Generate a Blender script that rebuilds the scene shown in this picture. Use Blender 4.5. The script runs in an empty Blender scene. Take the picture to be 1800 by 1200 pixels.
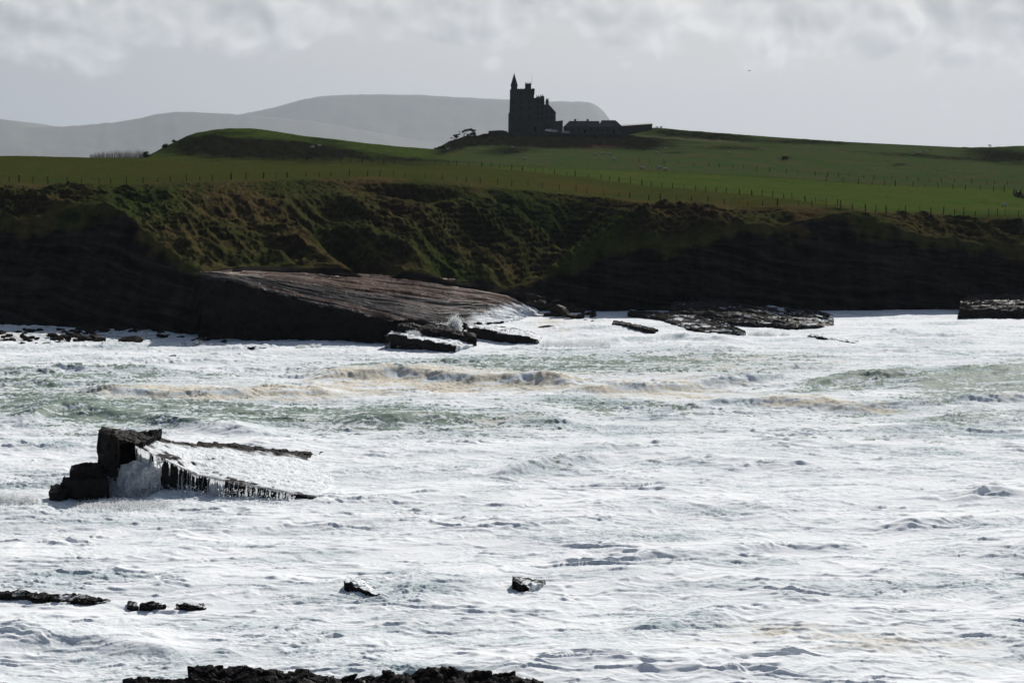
import bpy, bmesh, math, random
import numpy as np
from mathutils import Vector, Matrix

random.seed(7)
rng = np.random.default_rng(11)
C = bpy.context.scene.collection
sc = bpy.context.scene

# ------------------------------------------------------------------ camera, light, sky
H = 30.0; F = 3400.0; VH = 291.0
TH = math.atan((600 - VH) / F)
cam_d = bpy.data.cameras.new("camera"); cam = bpy.data.objects.new("camera", cam_d); C.objects.link(cam)
cam.location = (0, 0, H); cam.rotation_euler = (math.pi / 2 - TH, 0, 0)
cam_d.sensor_width = 36; cam_d.lens = 36 * F / 1800; cam_d.clip_start = 1; cam_d.clip_end = 120000
sc.camera = cam
SUN_EL = math.radians(32); SUN_AZ = math.radians(20)      # azimuth from +Y towards +X
sdir = Vector((math.sin(SUN_AZ) * math.cos(SUN_EL), math.cos(SUN_AZ) * math.cos(SUN_EL), math.sin(SUN_EL)))
sun_d = bpy.data.lights.new("sun", 'SUN'); sun = bpy.data.objects.new("sun", sun_d); C.objects.link(sun)
sun_d.energy = 4.9; sun_d.angle = math.radians(0.6); sun_d.color = (1.0, 0.965, 0.91)
sun.rotation_euler = sdir.to_track_quat('Z', 'Y').to_euler()
sc.view_settings.view_transform = 'Standard'; sc.view_settings.look = 'None'
sc.view_settings.exposure = 0.0; sc.view_settings.gamma = 1.0
sc.cycles.max_bounces = 6; sc.cycles.volume_bounces = 1; sc.cycles.transparent_max_bounces = 8
sc.cycles.sample_clamp_indirect = 5; sc.cycles.use_denoising = True

class NT:
    def __init__(s, tree): s.t = tree; s.n = tree.nodes; s.l = tree.links
    def node(s, typ, **kw):
        n = s.n.new(typ)
        for k, v in kw.items(): setattr(n, k, v)
        return n
    def link(s, a, b): s.l.new(a, b)
    def setin(s, sock, v):
        if isinstance(v, bpy.types.NodeSocket): s.l.new(v, sock)
        else: sock.default_value = v
    def math(s, op, a, b=0.0, c=None, clamp=False):
        n = s.node('ShaderNodeMath', operation=op, use_clamp=clamp)
        s.setin(n.inputs[0], a); s.setin(n.inputs[1], b)
        if c is not None: s.setin(n.inputs[2], c)
        return n.outputs[0]
    def remap(s, x, a, b, c=0.0, d=1.0, smooth=False):
        n = s.node('ShaderNodeMapRange')
        n.interpolation_type = 'SMOOTHSTEP' if smooth else 'LINEAR'
        s.setin(n.inputs[0], x)
        for i, v in zip((1, 2, 3, 4), (a, b, c, d)): s.setin(n.inputs[i], v)
        return n.outputs[0]
    def mix(s, f, a, b, mode='MIX'):
        n = s.node('ShaderNodeMix', data_type='RGBA', blend_type=mode)
        s.setin(n.inputs[0], f); s.setin(n.inputs[6], a); s.setin(n.inputs[7], b)
        return n.outputs[2]
    def noise(s, vec, scale, detail=3, rough=0.5, dist=0.0):
        n = s.node('ShaderNodeTexNoise')
        s.setin(n.inputs['Vector'], vec); n.inputs['Scale'].default_value = scale
        n.inputs['Detail'].default_value = detail; n.inputs['Roughness'].default_value = rough
        n.inputs['Distortion'].default_value = dist
        return n.outputs[0]
def rgb(r, g, b): return (r, g, b, 1.0)

world = bpy.data.worlds.new("World"); sc.world = world; world.use_nodes = True
w = NT(world.node_tree)
for n in list(w.n): w.n.remove(n)
sky = w.node('ShaderNodeTexSky', sky_type='NISHITA')
sky.sun_disc = False; sky.sun_elevation = SUN_EL; sky.sun_rotation = SUN_AZ
sky.dust_density = 2.0; sky.air_density = 1.0; sky.altitude = 30
geo = w.node('ShaderNodeTexCoord')
sep = w.node('ShaderNodeSeparateXYZ'); w.link(geo.outputs['Generated'], sep.inputs[0])
az = w.math('ARCTAN2', sep.outputs[0], sep.outputs[1])
el = w.math('ARCSINE', sep.outputs[2])
dot = w.node('ShaderNodeVectorMath', operation='DOT_PRODUCT')
w.link(geo.outputs['Generated'], dot.inputs[0]); dot.inputs[1].default_value = tuple(sdir)
glow = w.remap(dot.outputs['Value'], 0.55, 0.86, 0.0, 1.0)
far = w.remap(dot.outputs['Value'], -0.2, 0.60, 0.22, 1.0)
hz = w.mix(glow, rgb(.165, .218, .295), rgb(.70, .695, .685))
fm = w.node('ShaderNodeVectorMath', operation='SCALE'); w.link(hz, fm.inputs[0]); w.link(far, fm.inputs['Scale'])
# cumulus bank low above the land
def cvec(dx, dy):
    c = w.node('ShaderNodeCombineXYZ')
    w.setin(c.inputs[0], w.math('ADD', az, dx)); w.setin(c.inputs[1], w.math('MULTIPLY', w.math('ADD', el, dy), 1.15)); c.inputs[2].default_value = 3.7
    return c.outputs[0]
def cl(dx, dy):
    c = cvec(dx, dy); tot = None
    for k_, (sc_, am) in enumerate(((9.5, .46), (21.0, .30), (47.0, .16), (105.0, .08))):
        n_ = w.noise(c, sc_, 0.0, 0.5, 0.35 if k_ < 2 else 0.0)
        b_ = w.math('MULTIPLY', w.math('ABSOLUTE', w.math('SUBTRACT', n_, 0.5)), am * 4.0)
        tot = b_ if tot is None else w.math('ADD', tot, b_)
    return tot
n0 = cl(0, 0); n1 = cl(0.0035, 0.006)
big = w.noise(cvec(0.5, 0), 11.0, 2, 0.5)
lift = w.remap(el, 0.040, 0.076, -0.42, 0.32)
dens = w.math('ADD', w.math('ADD', n0, lift), w.math('MULTIPLY', w.math('SUBTRACT', big, 0.5), 1.3))
cm = w.remap(dens, 0.26, 0.58, 0.0, 1.0, True)
relief = w.math('MULTIPLY', w.math('SUBTRACT', n0, n1), 2.0)
shade = w.math('ADD', relief, w.remap(dens, 0.35, 0.95, 0.78, 0.42))
ccol = w.mix(w.math('ADD', shade, 0.0, clamp=True), rgb(.31, .35, .40), rgb(.95, .955, .96))
cfade = w.remap(el, 0.10, 0.35, 1.0, 0.1)
fadec = w.math('MULTIPLY', w.math('MULTIPLY', cm, cfade), w.remap(far, .8, 1.0, .35, 1.0))
hzmix = w.remap(el, 0.06, 0.4, 1.0, 0.0, True)
skys = w.node('ShaderNodeVectorMath', operation='SCALE'); w.link(sky.outputs[0], skys.inputs[0]); skys.inputs['Scale'].default_value = 0.6
# everything below is expressed for a background of strength 0.1
hz10 = w.node('ShaderNodeVectorMath', operation='SCALE'); w.link(fm.outputs[0], hz10.inputs[0]); hz10.inputs['Scale'].default_value = 10.0
cc10 = w.node('ShaderNodeVectorMath', operation='SCALE'); w.link(ccol, cc10.inputs[0]); cc10.inputs['Scale'].default_value = 10.0
base = w.mix(hzmix, skys.outputs[0], hz10.outputs[0])
fin = w.mix(w.math('MULTIPLY', fadec, 0.55), base, cc10.outputs[0])
bg = w.node('ShaderNodeBackground'); w.link(fin, bg.inputs[0]); bg.inputs[1].default_value = 0.1
wo = w.node('ShaderNodeOutputWorld'); w.link(bg.outputs[0], wo.inputs[0])

# ------------------------------------------------------------------ helpers
def P(u, v, Y):
    """point seen at photo pixel (u,v) at distance Y"""
    u, v, Y = np.broadcast_arrays(np.asarray(u, float), np.asarray(v, float), np.asarray(Y, float))
    a = (u - 900) / F; b = (600 - v) / F
    dy = math.cos(TH) + b * math.sin(TH); dz = -math.sin(TH) + b * math.cos(TH)
    t = Y / dy
    return np.stack([a * t, Y + 0 * t, H + dz * t], -1)
def seaY(v):
    b = (600 - np.asarray(v, float)) / F
    return -H * (math.cos(TH) + b * math.sin(TH)) / (-math.sin(TH) + b * math.cos(TH))
def proj(p):
    d = p - np.array([0, 0, H]); fw = d[..., 1] * math.cos(TH) - d[..., 2] * math.sin(TH)
    up = d[..., 1] * math.sin(TH) + d[..., 2] * math.cos(TH)
    return 900 + F * d[..., 0] / fw, 600 - F * up / fw
def _h(x, y, z, s):
    n = (x.astype(np.int64) * 374761393 + y.astype(np.int64) * 668265263 + z.astype(np.int64) * 2147483647 + s * 974634777) & 0xFFFFFFFF
    n = ((n ^ (n >> 13)) * 1274126177) & 0xFFFFFFFF
    n = ((n ^ (n >> 16)) * 2246822519) & 0xFFFFFFFF
    return (n ^ (n >> 15)) & 0xFFFFFFFF
def noise2(x, y, s=0):
    xi = np.floor(x); yi = np.floor(y); xf = x - xi; yf = y - yi
    xi = xi.astype(np.int64); yi = yi.astype(np.int64); z = np.zeros_like(xi)
    sx = xf * xf * xf * (xf * (xf * 6 - 15) + 10); sy = yf * yf * yf * (yf * (yf * 6 - 15) + 10)
    def g(dx, dy):
        a = _h(xi + dx, yi + dy, z, s) * (2 * math.pi / 4294967296.0)
        return np.cos(a) * (xf - dx) + np.sin(a) * (yf - dy)
    a = g(0, 0); b = g(1, 0); c = g(0, 1); d = g(1, 1)
    return 1.5 * ((a + (b - a) * sx) * (1 - sy) + (c + (d - c) * sx) * sy)
def noise3(x, y, z, s=0):
    xi = np.floor(x); yi = np.floor(y); zi = np.floor(z); xf = x - xi; yf = y - yi; zf = z - zi
    xi = xi.astype(np.int64); yi = yi.astype(np.int64); zi = zi.astype(np.int64)
    f = lambda t: t * t * (3 - 2 * t)
    sx, sy, sz = f(xf), f(yf), f(zf)
    def g(a, b, c): return _h(xi + a, yi + b, zi + c, s) / 2147483648.0 - 1
    r = []
    for c in (0, 1):
        q0 = g(0, 0, c) * (1 - sx) + g(1, 0, c) * sx; q1 = g(0, 1, c) * (1 - sx) + g(1, 1, c) * sx
        r.append(q0 * (1 - sy) + q1 * sy)
    return r[0] * (1 - sz) + r[1] * sz
def fbm2(x, y, o=4, s=0, g=0.5):
    r = 0; a = 1; t = 0
    for i in range(o): r = r + a * noise2(x, y, s + i * 17); t += a; a *= g; x = x * 2.03 + 5.1; y = y * 2.03 - 3.7
    return r / t
def fbm3(x, y, z, o=4, s=0, g=0.5):
    r = 0; a = 1; t = 0
    for i in range(o): r = r + a * noise3(x, y, z, s + i * 17); t += a; a *= g; x = x * 2.03 + 5.1; y = y * 2.03 - 3.7; z = z * 2.03 + 1.3
    return r / t
def ridged2(x, y, o=4, s=0, g=0.5):
    r = 0; a = 1; t = 0
    for i in range(o): r = r + a * (1 - np.abs(noise2(x, y, s + i * 17)) * 2); t += a; a *= g; x = x * 2.03 + 5.1; y = y * 2.03 - 3.7
    return r / t
def sstep(a, b, x): t = np.clip((x - a) / (b - a), 0, 1); return t * t * (3 - 2 * t)
def cells(p, size, s=0):
    """per-block random vector (nearest jittered grid point)"""
    q = p / size; qi = np.floor(q).astype(np.int64); best = np.full(q.shape[:-1], 1e9); out = np.zeros_like(p)
    for dx in (-1, 0, 1):
        for dy in (-1, 0, 1):
            for dz in (-1, 0, 1):
                a, b, c = qi[..., 0] + dx, qi[..., 1] + dy, qi[..., 2] + dz
                r = [_h(a, b, c, s + k) / 4294967296.0 for k in range(3)]
                d = (a + r[0] - q[..., 0]) ** 2 + (b + r[1] - q[..., 1]) ** 2 + (c + r[2] - q[..., 2]) ** 2
                m = d < best; best = np.where(m, d, best)
                for k in range(3):
                    rr = _h(a, b, c, s + 50 + k) / 2147483648.0 - 1
                    out[..., k] = np.where(m, rr, out[..., k])
    return out
def tag(o, label=None, cat=None, group=None, kind=None):
    if label: o['label'] = label
    if cat: o['category'] = cat
    if group: o['group'] = group
    if kind: o['kind'] = kind
    return o
def empty(name, loc, label, cat, group=None, rz=0):
    o = bpy.data.objects.new(name, None); C.objects.link(o); o.location = loc; o.rotation_euler = (0, 0, rz)
    o.empty_display_size = 0.5
    return tag(o, label, cat, group)
def link_mesh(name, me, mat, parent=None):
    o = bpy.data.objects.new(name, me); C.objects.link(o)
    if mat is not None: me.materials.append(mat)
    if parent is not None: o.parent = parent
    return o
def from_arrays(name, V, Fq, mat, parent=None, col=None, attrs=None, smooth=True):
    V = np.asarray(V, np.float32).reshape(-1, 3); Fq = np.asarray(Fq, np.int32)
    me = bpy.data.meshes.new(name); k = Fq.shape[1]
    me.vertices.add(len(V)); me.vertices.foreach_set('co', V.ravel())
    me.loops.add(Fq.size); me.loops.foreach_set('vertex_index', Fq.ravel())
    me.polygons.add(len(Fq)); me.polygons.foreach_set('loop_start', np.arange(0, Fq.size, k, dtype=np.int32))
    me.polygons.foreach_set('loop_total', np.full(len(Fq), k, np.int32))
    if smooth: me.polygons.foreach_set('use_smooth', np.ones(len(Fq), bool))
    me.update(calc_edges=True)
    if col is not None:
        a = me.color_attributes.new('Col', 'FLOAT_COLOR', 'POINT')
        c = np.ones((len(V), 4), np.float32); c[:, :3] = np.asarray(col).reshape(-1, 3); a.data.foreach_set('color', c.ravel())
    for kx, val in (attrs or {}).items():
        a = me.attributes.new(kx, 'FLOAT', 'POINT'); a.data.foreach_set('value', np.asarray(val, np.float32).ravel())
    return link_mesh(name, me, mat, parent)
def grid_faces(n, m):
    i = np.arange(n - 1)[:, None] * m + np.arange(m - 1)[None, :]
    return np.stack([i, i + 1, i + m + 1, i + m], -1).reshape(-1, 4)
class MB:
    """collects simple shapes into one mesh"""
    def __init__(s): s.v = []; s.f = []
    def add(s, vs, fs):
        k = len(s.v); s.v += [tuple(v) for v in vs]; s.f += [tuple(i + k for i in f) for f in fs]
    def box(s, x0, x1, y0, y1, z0, z1, taper=0.0):
        t = taper
        s.add([(x0, y0, z0), (x1, y0, z0), (x1, y1, z0), (x0, y1, z0), (x0 + t, y0 + t, z1), (x1 - t, y0 + t, z1), (x1 - t, y1 - t, z1), (x0 + t, y1 - t, z1)],
              [(0, 3, 2, 1), (4, 5, 6, 7), (0, 1, 5, 4), (1, 2, 6, 5), (2, 3, 7, 6), (3, 0, 4, 7)])
    def prism(s, pts, y0, y1):
        n = len(pts); vs = [(x, y0, z) for x, z in pts] + [(x, y1, z) for x, z in pts]
        s.add(vs, [tuple(range(n)), tuple(range(2 * n - 1, n - 1, -1))] + [(i, i + n, (i + 1) % n + n, (i + 1) % n) for i in range(n)])
    def lathe(s, cx, cy, prof, seg=16):
        vs = []; fs = []
        for r, z in prof:
            for k in range(seg):
                a = 2 * math.pi * k / seg; vs.append((cx + r * math.cos(a), cy + r * math.sin(a), z))
        for i in range(len(prof) - 1):
            for k in range(seg):
                k2 = (k + 1) % seg; fs.append((i * seg + k, i * seg + k2, (i + 1) * seg + k2, (i + 1) * seg + k))
        s.add(vs, fs)
    def tube(s, pts, radii, seg=5):
        pts = [Vector(p) for p in pts]; vs = []; fs = []
        for i, p in enumerate(pts):
            d = (pts[min(i + 1, len(pts) - 1)] - pts[max(i - 1, 0)]).normalized()
            a = d.orthogonal().normalized(); b = d.cross(a)
            for k in range(seg):
                t = 2 * math.pi * k / seg; vs.append(p + (a * math.cos(t) + b * math.sin(t)) * radii[i])
        for i in range(len(pts) - 1):
            for k in range(seg):
                k2 = (k + 1) % seg; fs.append((i * seg + k, i * seg + k2, (i + 1) * seg + k2, (i + 1) * seg + k))
        s.add(vs, fs)
    def build(s, name, mat, parent=None, smooth=False):
        me = bpy.data.meshes.new(name); me.from_pydata(s.v, [], s.f); me.update()
        bm = bmesh.new(); bm.from_mesh(me); bmesh.ops.recalc_face_normals(bm, faces=bm.faces); bm.to_mesh(me); bm.free()
        if smooth: me.polygons.foreach_set('use_smooth', [True] * len(me.polygons))
        return link_mesh(name, me, mat, parent)

# ------------------------------------------------------------------ materials
def new_mat(name):
    m = bpy.data.materials.new(name); m.use_nodes = True; t = NT(m.node_tree)
    bs = t.n['Principled BSDF']; tc = t.node('ShaderNodeTexCoord')
    return m, t, bs, tc.outputs['Object']
def plain(name, c1, c2, scale=3.0, rough=0.8, bump=0.0, bscale=None, spec=0.3, metal=0.0):
    m, t, bs, co = new_mat(name)
    n = t.noise(co, scale, 5, 0.6)
    t.link(t.mix(t.remap(n, .3, .7), rgb(*c1), rgb(*c2)), bs.inputs['Base Color'])
    bs.inputs['Roughness'].default_value = rough; bs.inputs['Specular IOR Level'].default_value = spec; bs.inputs['Metallic'].default_value = metal
    if bump:
        b = t.node('ShaderNodeBump'); b.inputs['Distance'].default_value = bump; b.inputs['Strength'].default_value = 0.8
        t.link(t.noise(co, bscale or scale * 3, 4, 0.6), b.inputs['Height']); t.link(b.outputs[0], bs.inputs['Normal'])
    return m
def col_mat(name, rough=0.85, var=0.35, vscale=1.5, bump=0.15, bscale=2.0, spec=0.2):
    m, t, bs, co = new_mat(name)
    a = t.node('ShaderNodeAttribute', attribute_name='Col')
    n = t.noise(co, vscale, 6, 0.65)
    f = t.remap(n, .25, .75, 1 - var, 1 + var)
    v = t.node('ShaderNodeVectorMath', operation='SCALE'); t.link(a.outputs['Color'], v.inputs[0]); t.link(f, v.inputs['Scale'])
    bs.inputs['Specular IOR Level'].default_value = 0
    df = t.node('ShaderNodeBsdfDiffuse'); t.link(v.outputs[0], df.inputs[0]); gl = t.node('ShaderNodeBsdfGlossy'); gl.inputs['Roughness'].default_value = rough
    lw = t.node('ShaderNodeLayerWeight'); lw.inputs[0].default_value = .5; t.link(b.outputs[0], lw.inputs['Normal']) if False else None
    fc = t.math('MULTIPLY', t.math('POWER', lw.outputs['Facing'], 4.0), spec)
    mx = t.node('ShaderNodeMixShader'); t.link(fc, mx.inputs[0]); t.link(df.outputs[0], mx.inputs[1]); t.link(gl.outputs[0], mx.inputs[2]); t.link(mx.outputs[0], t.n['Material Output'].inputs['Surface'])
    b = t.node('ShaderNodeBump'); b.inputs['Distance'].default_value = bump; b.inputs['Strength'].default_value = 0.9
    t.link(t.noise(co, bscale, 5, 0.6), b.inputs['Height']); t.link(b.outputs[0], df.inputs['Normal']); t.link(b.outputs[0], gl.inputs['Normal'])
    return m
M = {}
M['land'] = col_mat('land', 0.95, 0.30, 0.9, 0.22, 1.4, 0.0)
M['rock'] = col_mat('rock', 0.42, 0.35, 1.3, 0.10, 3.0, 0.03)
M['hills'] = plain('moorland', (.05, .055, .04), (.08, .08, .06), 0.002, 0.95)
M['stone'] = plain('castle_stone', (.075, .07, .062), (.13, .12, .105), 1.2, 0.9, 0.03, 4)
M['stone2'] = plain('wall_stone', (.05, .05, .04), (.09, .085, .065), 0.8, 0.95, 0.05, 3)
M['slate'] = plain('slate', (.05, .05, .05), (.085, .083, .08), 1.0, 0.6, 0.02, 5)
M['glass'] = plain('dark_glass', (.035, .036, .036), (.05, .05, .05), 2, 0.35)
M['timber'] = plain('weathered_timber', (.02, .017, .014), (.045, .038, .03), 6, 0.9, spec=.05)
M['wire'] = plain('wire', (.03, .03, .03), (.05, .05, .05), 6, 0.9, spec=0)
M['wool'] = plain('wool', (.40, .37, .32), (.58, .55, .49), 7, 1.0, 0.03, 12, 0.0)
M['sheep_skin'] = plain('sheep_skin', (.04, .035, .03), (.09, .08, .07), 9, 0.9)
M['paint'] = plain('white_car_paint', (.72, .73, .75), (.8, .8, .8), 1, 0.25, spec=0.5)
M['rubber'] = plain('rubber', (.02, .02, .02), (.04, .04, .04), 6, 0.8)
M['leaf'] = plain('leaves', (.02, .026, .012), (.05, .055, .025), 1.0, 0.9, spec=0.05)
M['gorse'] = plain('gorse', (.025, .03, .012), (.05, .055, .02), 1.0, 0.9, spec=0.05)
M['bark'] = plain('bark', (.035, .03, .025), (.08, .07, .06), 4, 0.95)
M['twig'] = plain('twig', (.08, .07, .06), (.14, .12, .10), 4, 0.95)
M['gull'] = plain('gull_feathers', (.10, .10, .11), (.2, .2, .21), 8, 0.8)
def foam_mat():
    m, t, bs, co = new_mat('white_water')
    n = t.noise(co, 3.0, 5, .6)
    t.link(t.mix(t.remap(n, .3, .7), rgb(.72, .75, .77), rgb(.86, .87, .87)), bs.inputs['Base Color'])
    bs.inputs['Roughness'].default_value = 0.7; bs.inputs['Specular IOR Level'].default_value = 0.1
    tr = t.node('ShaderNodeBsdfTranslucent'); tr.inputs[0].default_value = rgb(.92, .94, .96)
    mx = t.node('ShaderNodeMixShader'); mx.inputs[0].default_value = 0.6
    t.link(bs.outputs[0], mx.inputs[1]); t.link(tr.outputs[0], mx.inputs[2])
    t.link(mx.outputs[0], t.n['Material Output'].inputs['Surface'])
    return m
M['foam'] = foam_mat()
M['spray'] = foam_mat()
t = NT(M['spray'].node_tree); om = t.n['Material Output'].inputs['Surface']; src = om.links[0].from_socket
tp_ = t.node('ShaderNodeBsdfTransparent'); mx = t.node('ShaderNodeMixShader'); mx.inputs[0].default_value = .45; t.link(src, mx.inputs[1]); t.link(tp_.outputs[0], mx.inputs[2]); t.link(mx.outputs[0], om)
def sea_mat():
    m, t, bs, co = new_mat('sea')
    fo = t.node('ShaderNodeAttribute', attribute_name='foam').outputs['Fac']
    ta = t.node('ShaderNodeAttribute', attribute_name='tan').outputs['Fac']
    mp = t.node('ShaderNodeMapping'); t.link(co, mp.inputs[0]); mp.inputs['Scale'].default_value = (1, 0.55, 1)
    n1 = t.noise(mp.outputs[0], 1.1, 7, 0.68, 0.6)
    n2 = t.noise(mp.outputs[0], 0.35, 4, 0.6)
    f = t.math('ADD', fo, t.math('MULTIPLY', t.math('SUBTRACT', n1, 0.5), 1.5))
    vo = t.node('ShaderNodeTexVoronoi', feature='DISTANCE_TO_EDGE'); vo.inputs['Scale'].default_value = .8
    dv = t.node('ShaderNodeVectorMath', operation='ADD'); nn = t.node('ShaderNodeTexNoise'); nn.inputs['Scale'].default_value = .9; nn.inputs['Detail'].default_value = 4; t.link(co, nn.inputs['Vector'])
    sc3 = t.node('ShaderNodeVectorMath', operation='SCALE'); sc3.inputs['Scale'].default_value = 2.2; t.link(nn.outputs['Color'], sc3.inputs[0]); t.link(mp.outputs[0], dv.inputs[0]); t.link(sc3.outputs[0], dv.inputs[1]); t.link(dv.outputs[0], vo.inputs['Vector'])
    f = t.math('ADD', f, t.remap(vo.outputs['Distance'], .02, .14, .24, -.06))
    f = t.remap(f, 0.30, 0.62, 0.0, 1.0, True)
    water = t.mix(t.remap(n2, .35, .65), rgb(.135, .190, .155), rgb(.29, .345, .30))
    n3 = t.noise(co, 2.5, 6, .7)
    white = t.mix(t.remap(n3, .3, .65), rgb(.83, .86, .885), rgb(.925, .935, .945))
    tanc = t.mix(t.remap(n3, .35, .65), rgb(.42, .37, .285), rgb(.86, .82, .715))
    tt = t.remap(t.math('ADD', ta, t.math('MULTIPLY', t.math('SUBTRACT', n3, .5), .9)), 0.2, 0.75, 0, 1)
    aq = t.node('ShaderNodeAttribute', attribute_name='aqua').outputs['Fac']
    n4 = t.noise(co, 4.5, 4, .7)
    white = t.mix(t.math('MULTIPLY', aq, t.remap(n4, .30, .56, .35, 1.0)), white, rgb(.40, .49, .51))
    foam = t.mix(tt, white, tanc)
    t.link(t.mix(f, water, foam), bs.inputs['Base Color'])
    t.link(t.remap(f, 0, 1, .5, .8), bs.inputs['Roughness'])
    t.link(t.remap(f, 0, 1, .006, .0), bs.inputs['Specular IOR Level'])
    b = t.node('ShaderNodeBump'); b.inputs['Distance'].default_value = 0.08; t.link(t.remap(aq, 0, 1, .15, .8), b.inputs['Strength'])
    hgt = t.math('ADD', t.noise(co, 3.2, 5, .65, .4), t.math('MULTIPLY', f, .5))
    t.link(hgt, b.inputs['Height']); t.link(b.outputs[0], bs.inputs['Normal'])
    return m
M['sea'] = sea_mat()

def ci(u, pts):
    pts = np.array(pts, float); return np.interp(u, pts[:, 0], pts[:, 1])
def csm(u, pts, wd=9):
    """smooth interpolation (averaged over a window of u)"""
    return sum(ci(u + k * wd, pts) for k in (-1.5, -1, -.5, 0, .5, 1, 1.5)) / 7

# ------------------------------------------------------------------ land (one lofted sheet from the cliff foot back over the fields)
ucol = np.concatenate([np.linspace(-900, -30, 120)[:-1], np.arange(-30, 1830, 1.45), np.linspace(1831, 2700, 120)])
lj = noise2(ucol / 26, ucol * 0 + .5, 3) * 4
FOOTV = [(-900, 556), (0, 570), (200, 580), (330, 593), (350, 486), (470, 476), (560, 480), (740, 492), (800, 499), (900, 515), (940, 530), (1000, 538), (1060, 550), (1200, 550), (1480, 548), (1700, 546), (1800, 545), (2700, 540)]
FOOTY = [(-900, 384), (0, 367), (200, 356), (330, 344), (350, 345), (470, 366), (560, 376), (740, 388), (900, 398), (1000, 402), (1060, 400), (1480, 402), (1700, 404), (2700, 410)]
LIPV = [(-900, 392), (0, 392), (60, 384), (120, 366), (190, 353), (230, 384), (270, 418), (350, 480), (400, 468), (470, 466), (560, 466), (740, 476), (860, 492), (930, 500), (1000, 478), (1060, 442), (1130, 424), (1217, 428), (1263, 408), (1333, 394), (1372, 397), (1430, 383), (1489, 372), (1547, 394), (1605, 409), (1683, 423), (1780, 432), (2700, 450)]
LIPY = [(-900, 392), (0, 388), (120, 386), (190, 384), (270, 366), (350, 348), (470, 368), (560, 378), (740, 390), (900, 401), (960, 405), (1060, 404), (1130, 402), (1300, 408), (1480, 412), (1800, 412), (2700, 418)]
MIDV = [(-900, 350), (0, 348), (100, 340), (190, 334), (270, 358), (350, 392), (560, 400), (740, 402), (860, 408), (950, 418), (1010, 400), (1070, 386), (1130, 374), (1263, 372), (1372, 376), (1489, 368), (1600, 388), (1780, 402), (2700, 415)]
MIDY = [(-900, 404), (0, 402), (190, 402), (270, 396), (350, 384), (560, 408), (740, 416), (860, 430), (950, 444), (1010, 446), (1070, 432), (1130, 422), (1300, 424), (1489, 422), (1800, 428), (2700, 430)]
TOPV = [(-900, 326), (0, 323), (90, 325), (213, 325), (360, 320), (510, 315), (650, 312), (727, 316), (821, 323), (892, 330), (980, 338), (1095, 350), (1142, 358), (1249, 356), (1338, 363), (1451, 366), (1489, 367), (1550, 377), (1629, 378), (1705, 382), (1800, 383), (2700, 395)]
TOPY = [(-900, 425), (0, 422), (350, 428), (600, 446), (800, 458), (1000, 468), (1150, 450), (1300, 440), (1500, 430), (1800, 445), (2700, 450)]
PV = [(-900, 278), (0, 276.5), (250, 279), (500, 283), (760, 290), (900, 293), (1100, 300), (1300, 308), (1500, 320), (1800, 335), (2700, 360)]
PY = [(-900, 560), (250, 560), (500, 580), (900, 640), (1300, 630), (1800, 600), (2700, 600)]
MV = [(-900, 282), (200, 281), (270, 277), (330, 278), (500, 280), (640, 283), (760, 286), (900, 277), (1100, 278), (1300, 280), (1500, 290), (1800, 303), (2700, 320)]
MY = [(-900, 620), (250, 620), (500, 640), (900, 760), (1300, 760), (1800, 720), (2700, 700)]
S1V = [(-900, 288), (225, 286), (262, 271), (285, 259), (306, 248), (340, 232), (372, 225), (405, 222), (440, 222), (480, 228), (530, 237), (600, 244), (650, 251), (740, 261), (770, 264), (800, 266), (860, 262), (1000, 260), (1100, 256), (1145, 250), (1300, 256), (1500, 270), (1800, 282), (2700, 300)]
S1Y = [(-900, 720), (250, 700), (430, 730), (700, 760), (860, 860), (1000, 905), (1300, 880), (1800, 840), (2700, 820)]
S2V = [(-900, 289), (500, 286), (700, 272), (745, 266), (765, 262), (790, 250), (815, 242), (850, 239), (1000, 239), (1100, 240), (1145, 232), (1180, 230), (1240, 234), (1300, 238), (1400, 246), (1500, 254), (1600, 262), (1700, 266), (1800, 266), (2700, 280)]
S2Y = [(-900, 900), (700, 930), (800, 950), (1000, 962), (1145, 965), (1300, 950), (1800, 930), (2700, 900)]
S3V = [(-900, 290), (500, 288), (740, 272), (765, 262.5), (790, 248.5), (815, 240.5), (850, 236), (870, 232), (1100, 231), (1135, 224), (1150, 222), (1200, 228), (1300, 236), (1400, 243), (1500, 249), (1600, 253), (1690, 257.5), (1740, 257.5), (1790, 254), (1850, 255), (2700, 262)]
S3Y = [(-900, 1000), (700, 990), (860, 985), (1000, 1060), (1100, 1060), (1150, 1020), (1300, 1020), (1800, 1000), (2700, 980)]
fv = csm(ucol, FOOTV, 2); lv = csm(ucol, LIPV, 4) + lj
ctrl = []
base0 = P(ucol, fv, ci(ucol, FOOTY)); b0 = base0.copy(); b0[:, 2] = -3.0; b0[:, 1] -= 1.5
ctrl = [b0, base0, P(ucol, np.minimum(lv, fv - 3), csm(ucol, LIPY)), P(ucol, csm(ucol, MIDV, 14), csm(ucol, MIDY, 14)),
        P(ucol, csm(ucol, TOPV, 5), csm(ucol, TOPY, 12)), P(ucol, csm(ucol, PV, 14), csm(ucol, PY, 14)), P(ucol, csm(ucol, MV, 12), csm(ucol, MY, 14)),
        P(ucol, csm(ucol, S1V, 7), csm(ucol, S1Y, 14)), P(ucol, csm(ucol, S2V, 5), csm(ucol, S2Y, 14)), P(ucol, csm(ucol, S3V, 4), csm(ucol, S3Y, 14))]
lastp = ctrl[-1].copy(); q = lastp * np.array([1.4, 1.4, 1]); q[:, 2] = 12; ctrl.append(q)
q = q * np.array([9, 9, 1]); q[:, 2] = 2; ctrl.append(q)
cnt = [8, 95, 90, 95, 60, 36, 60, 56, 20, 14, 6]
rows = []; seg = []
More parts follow.
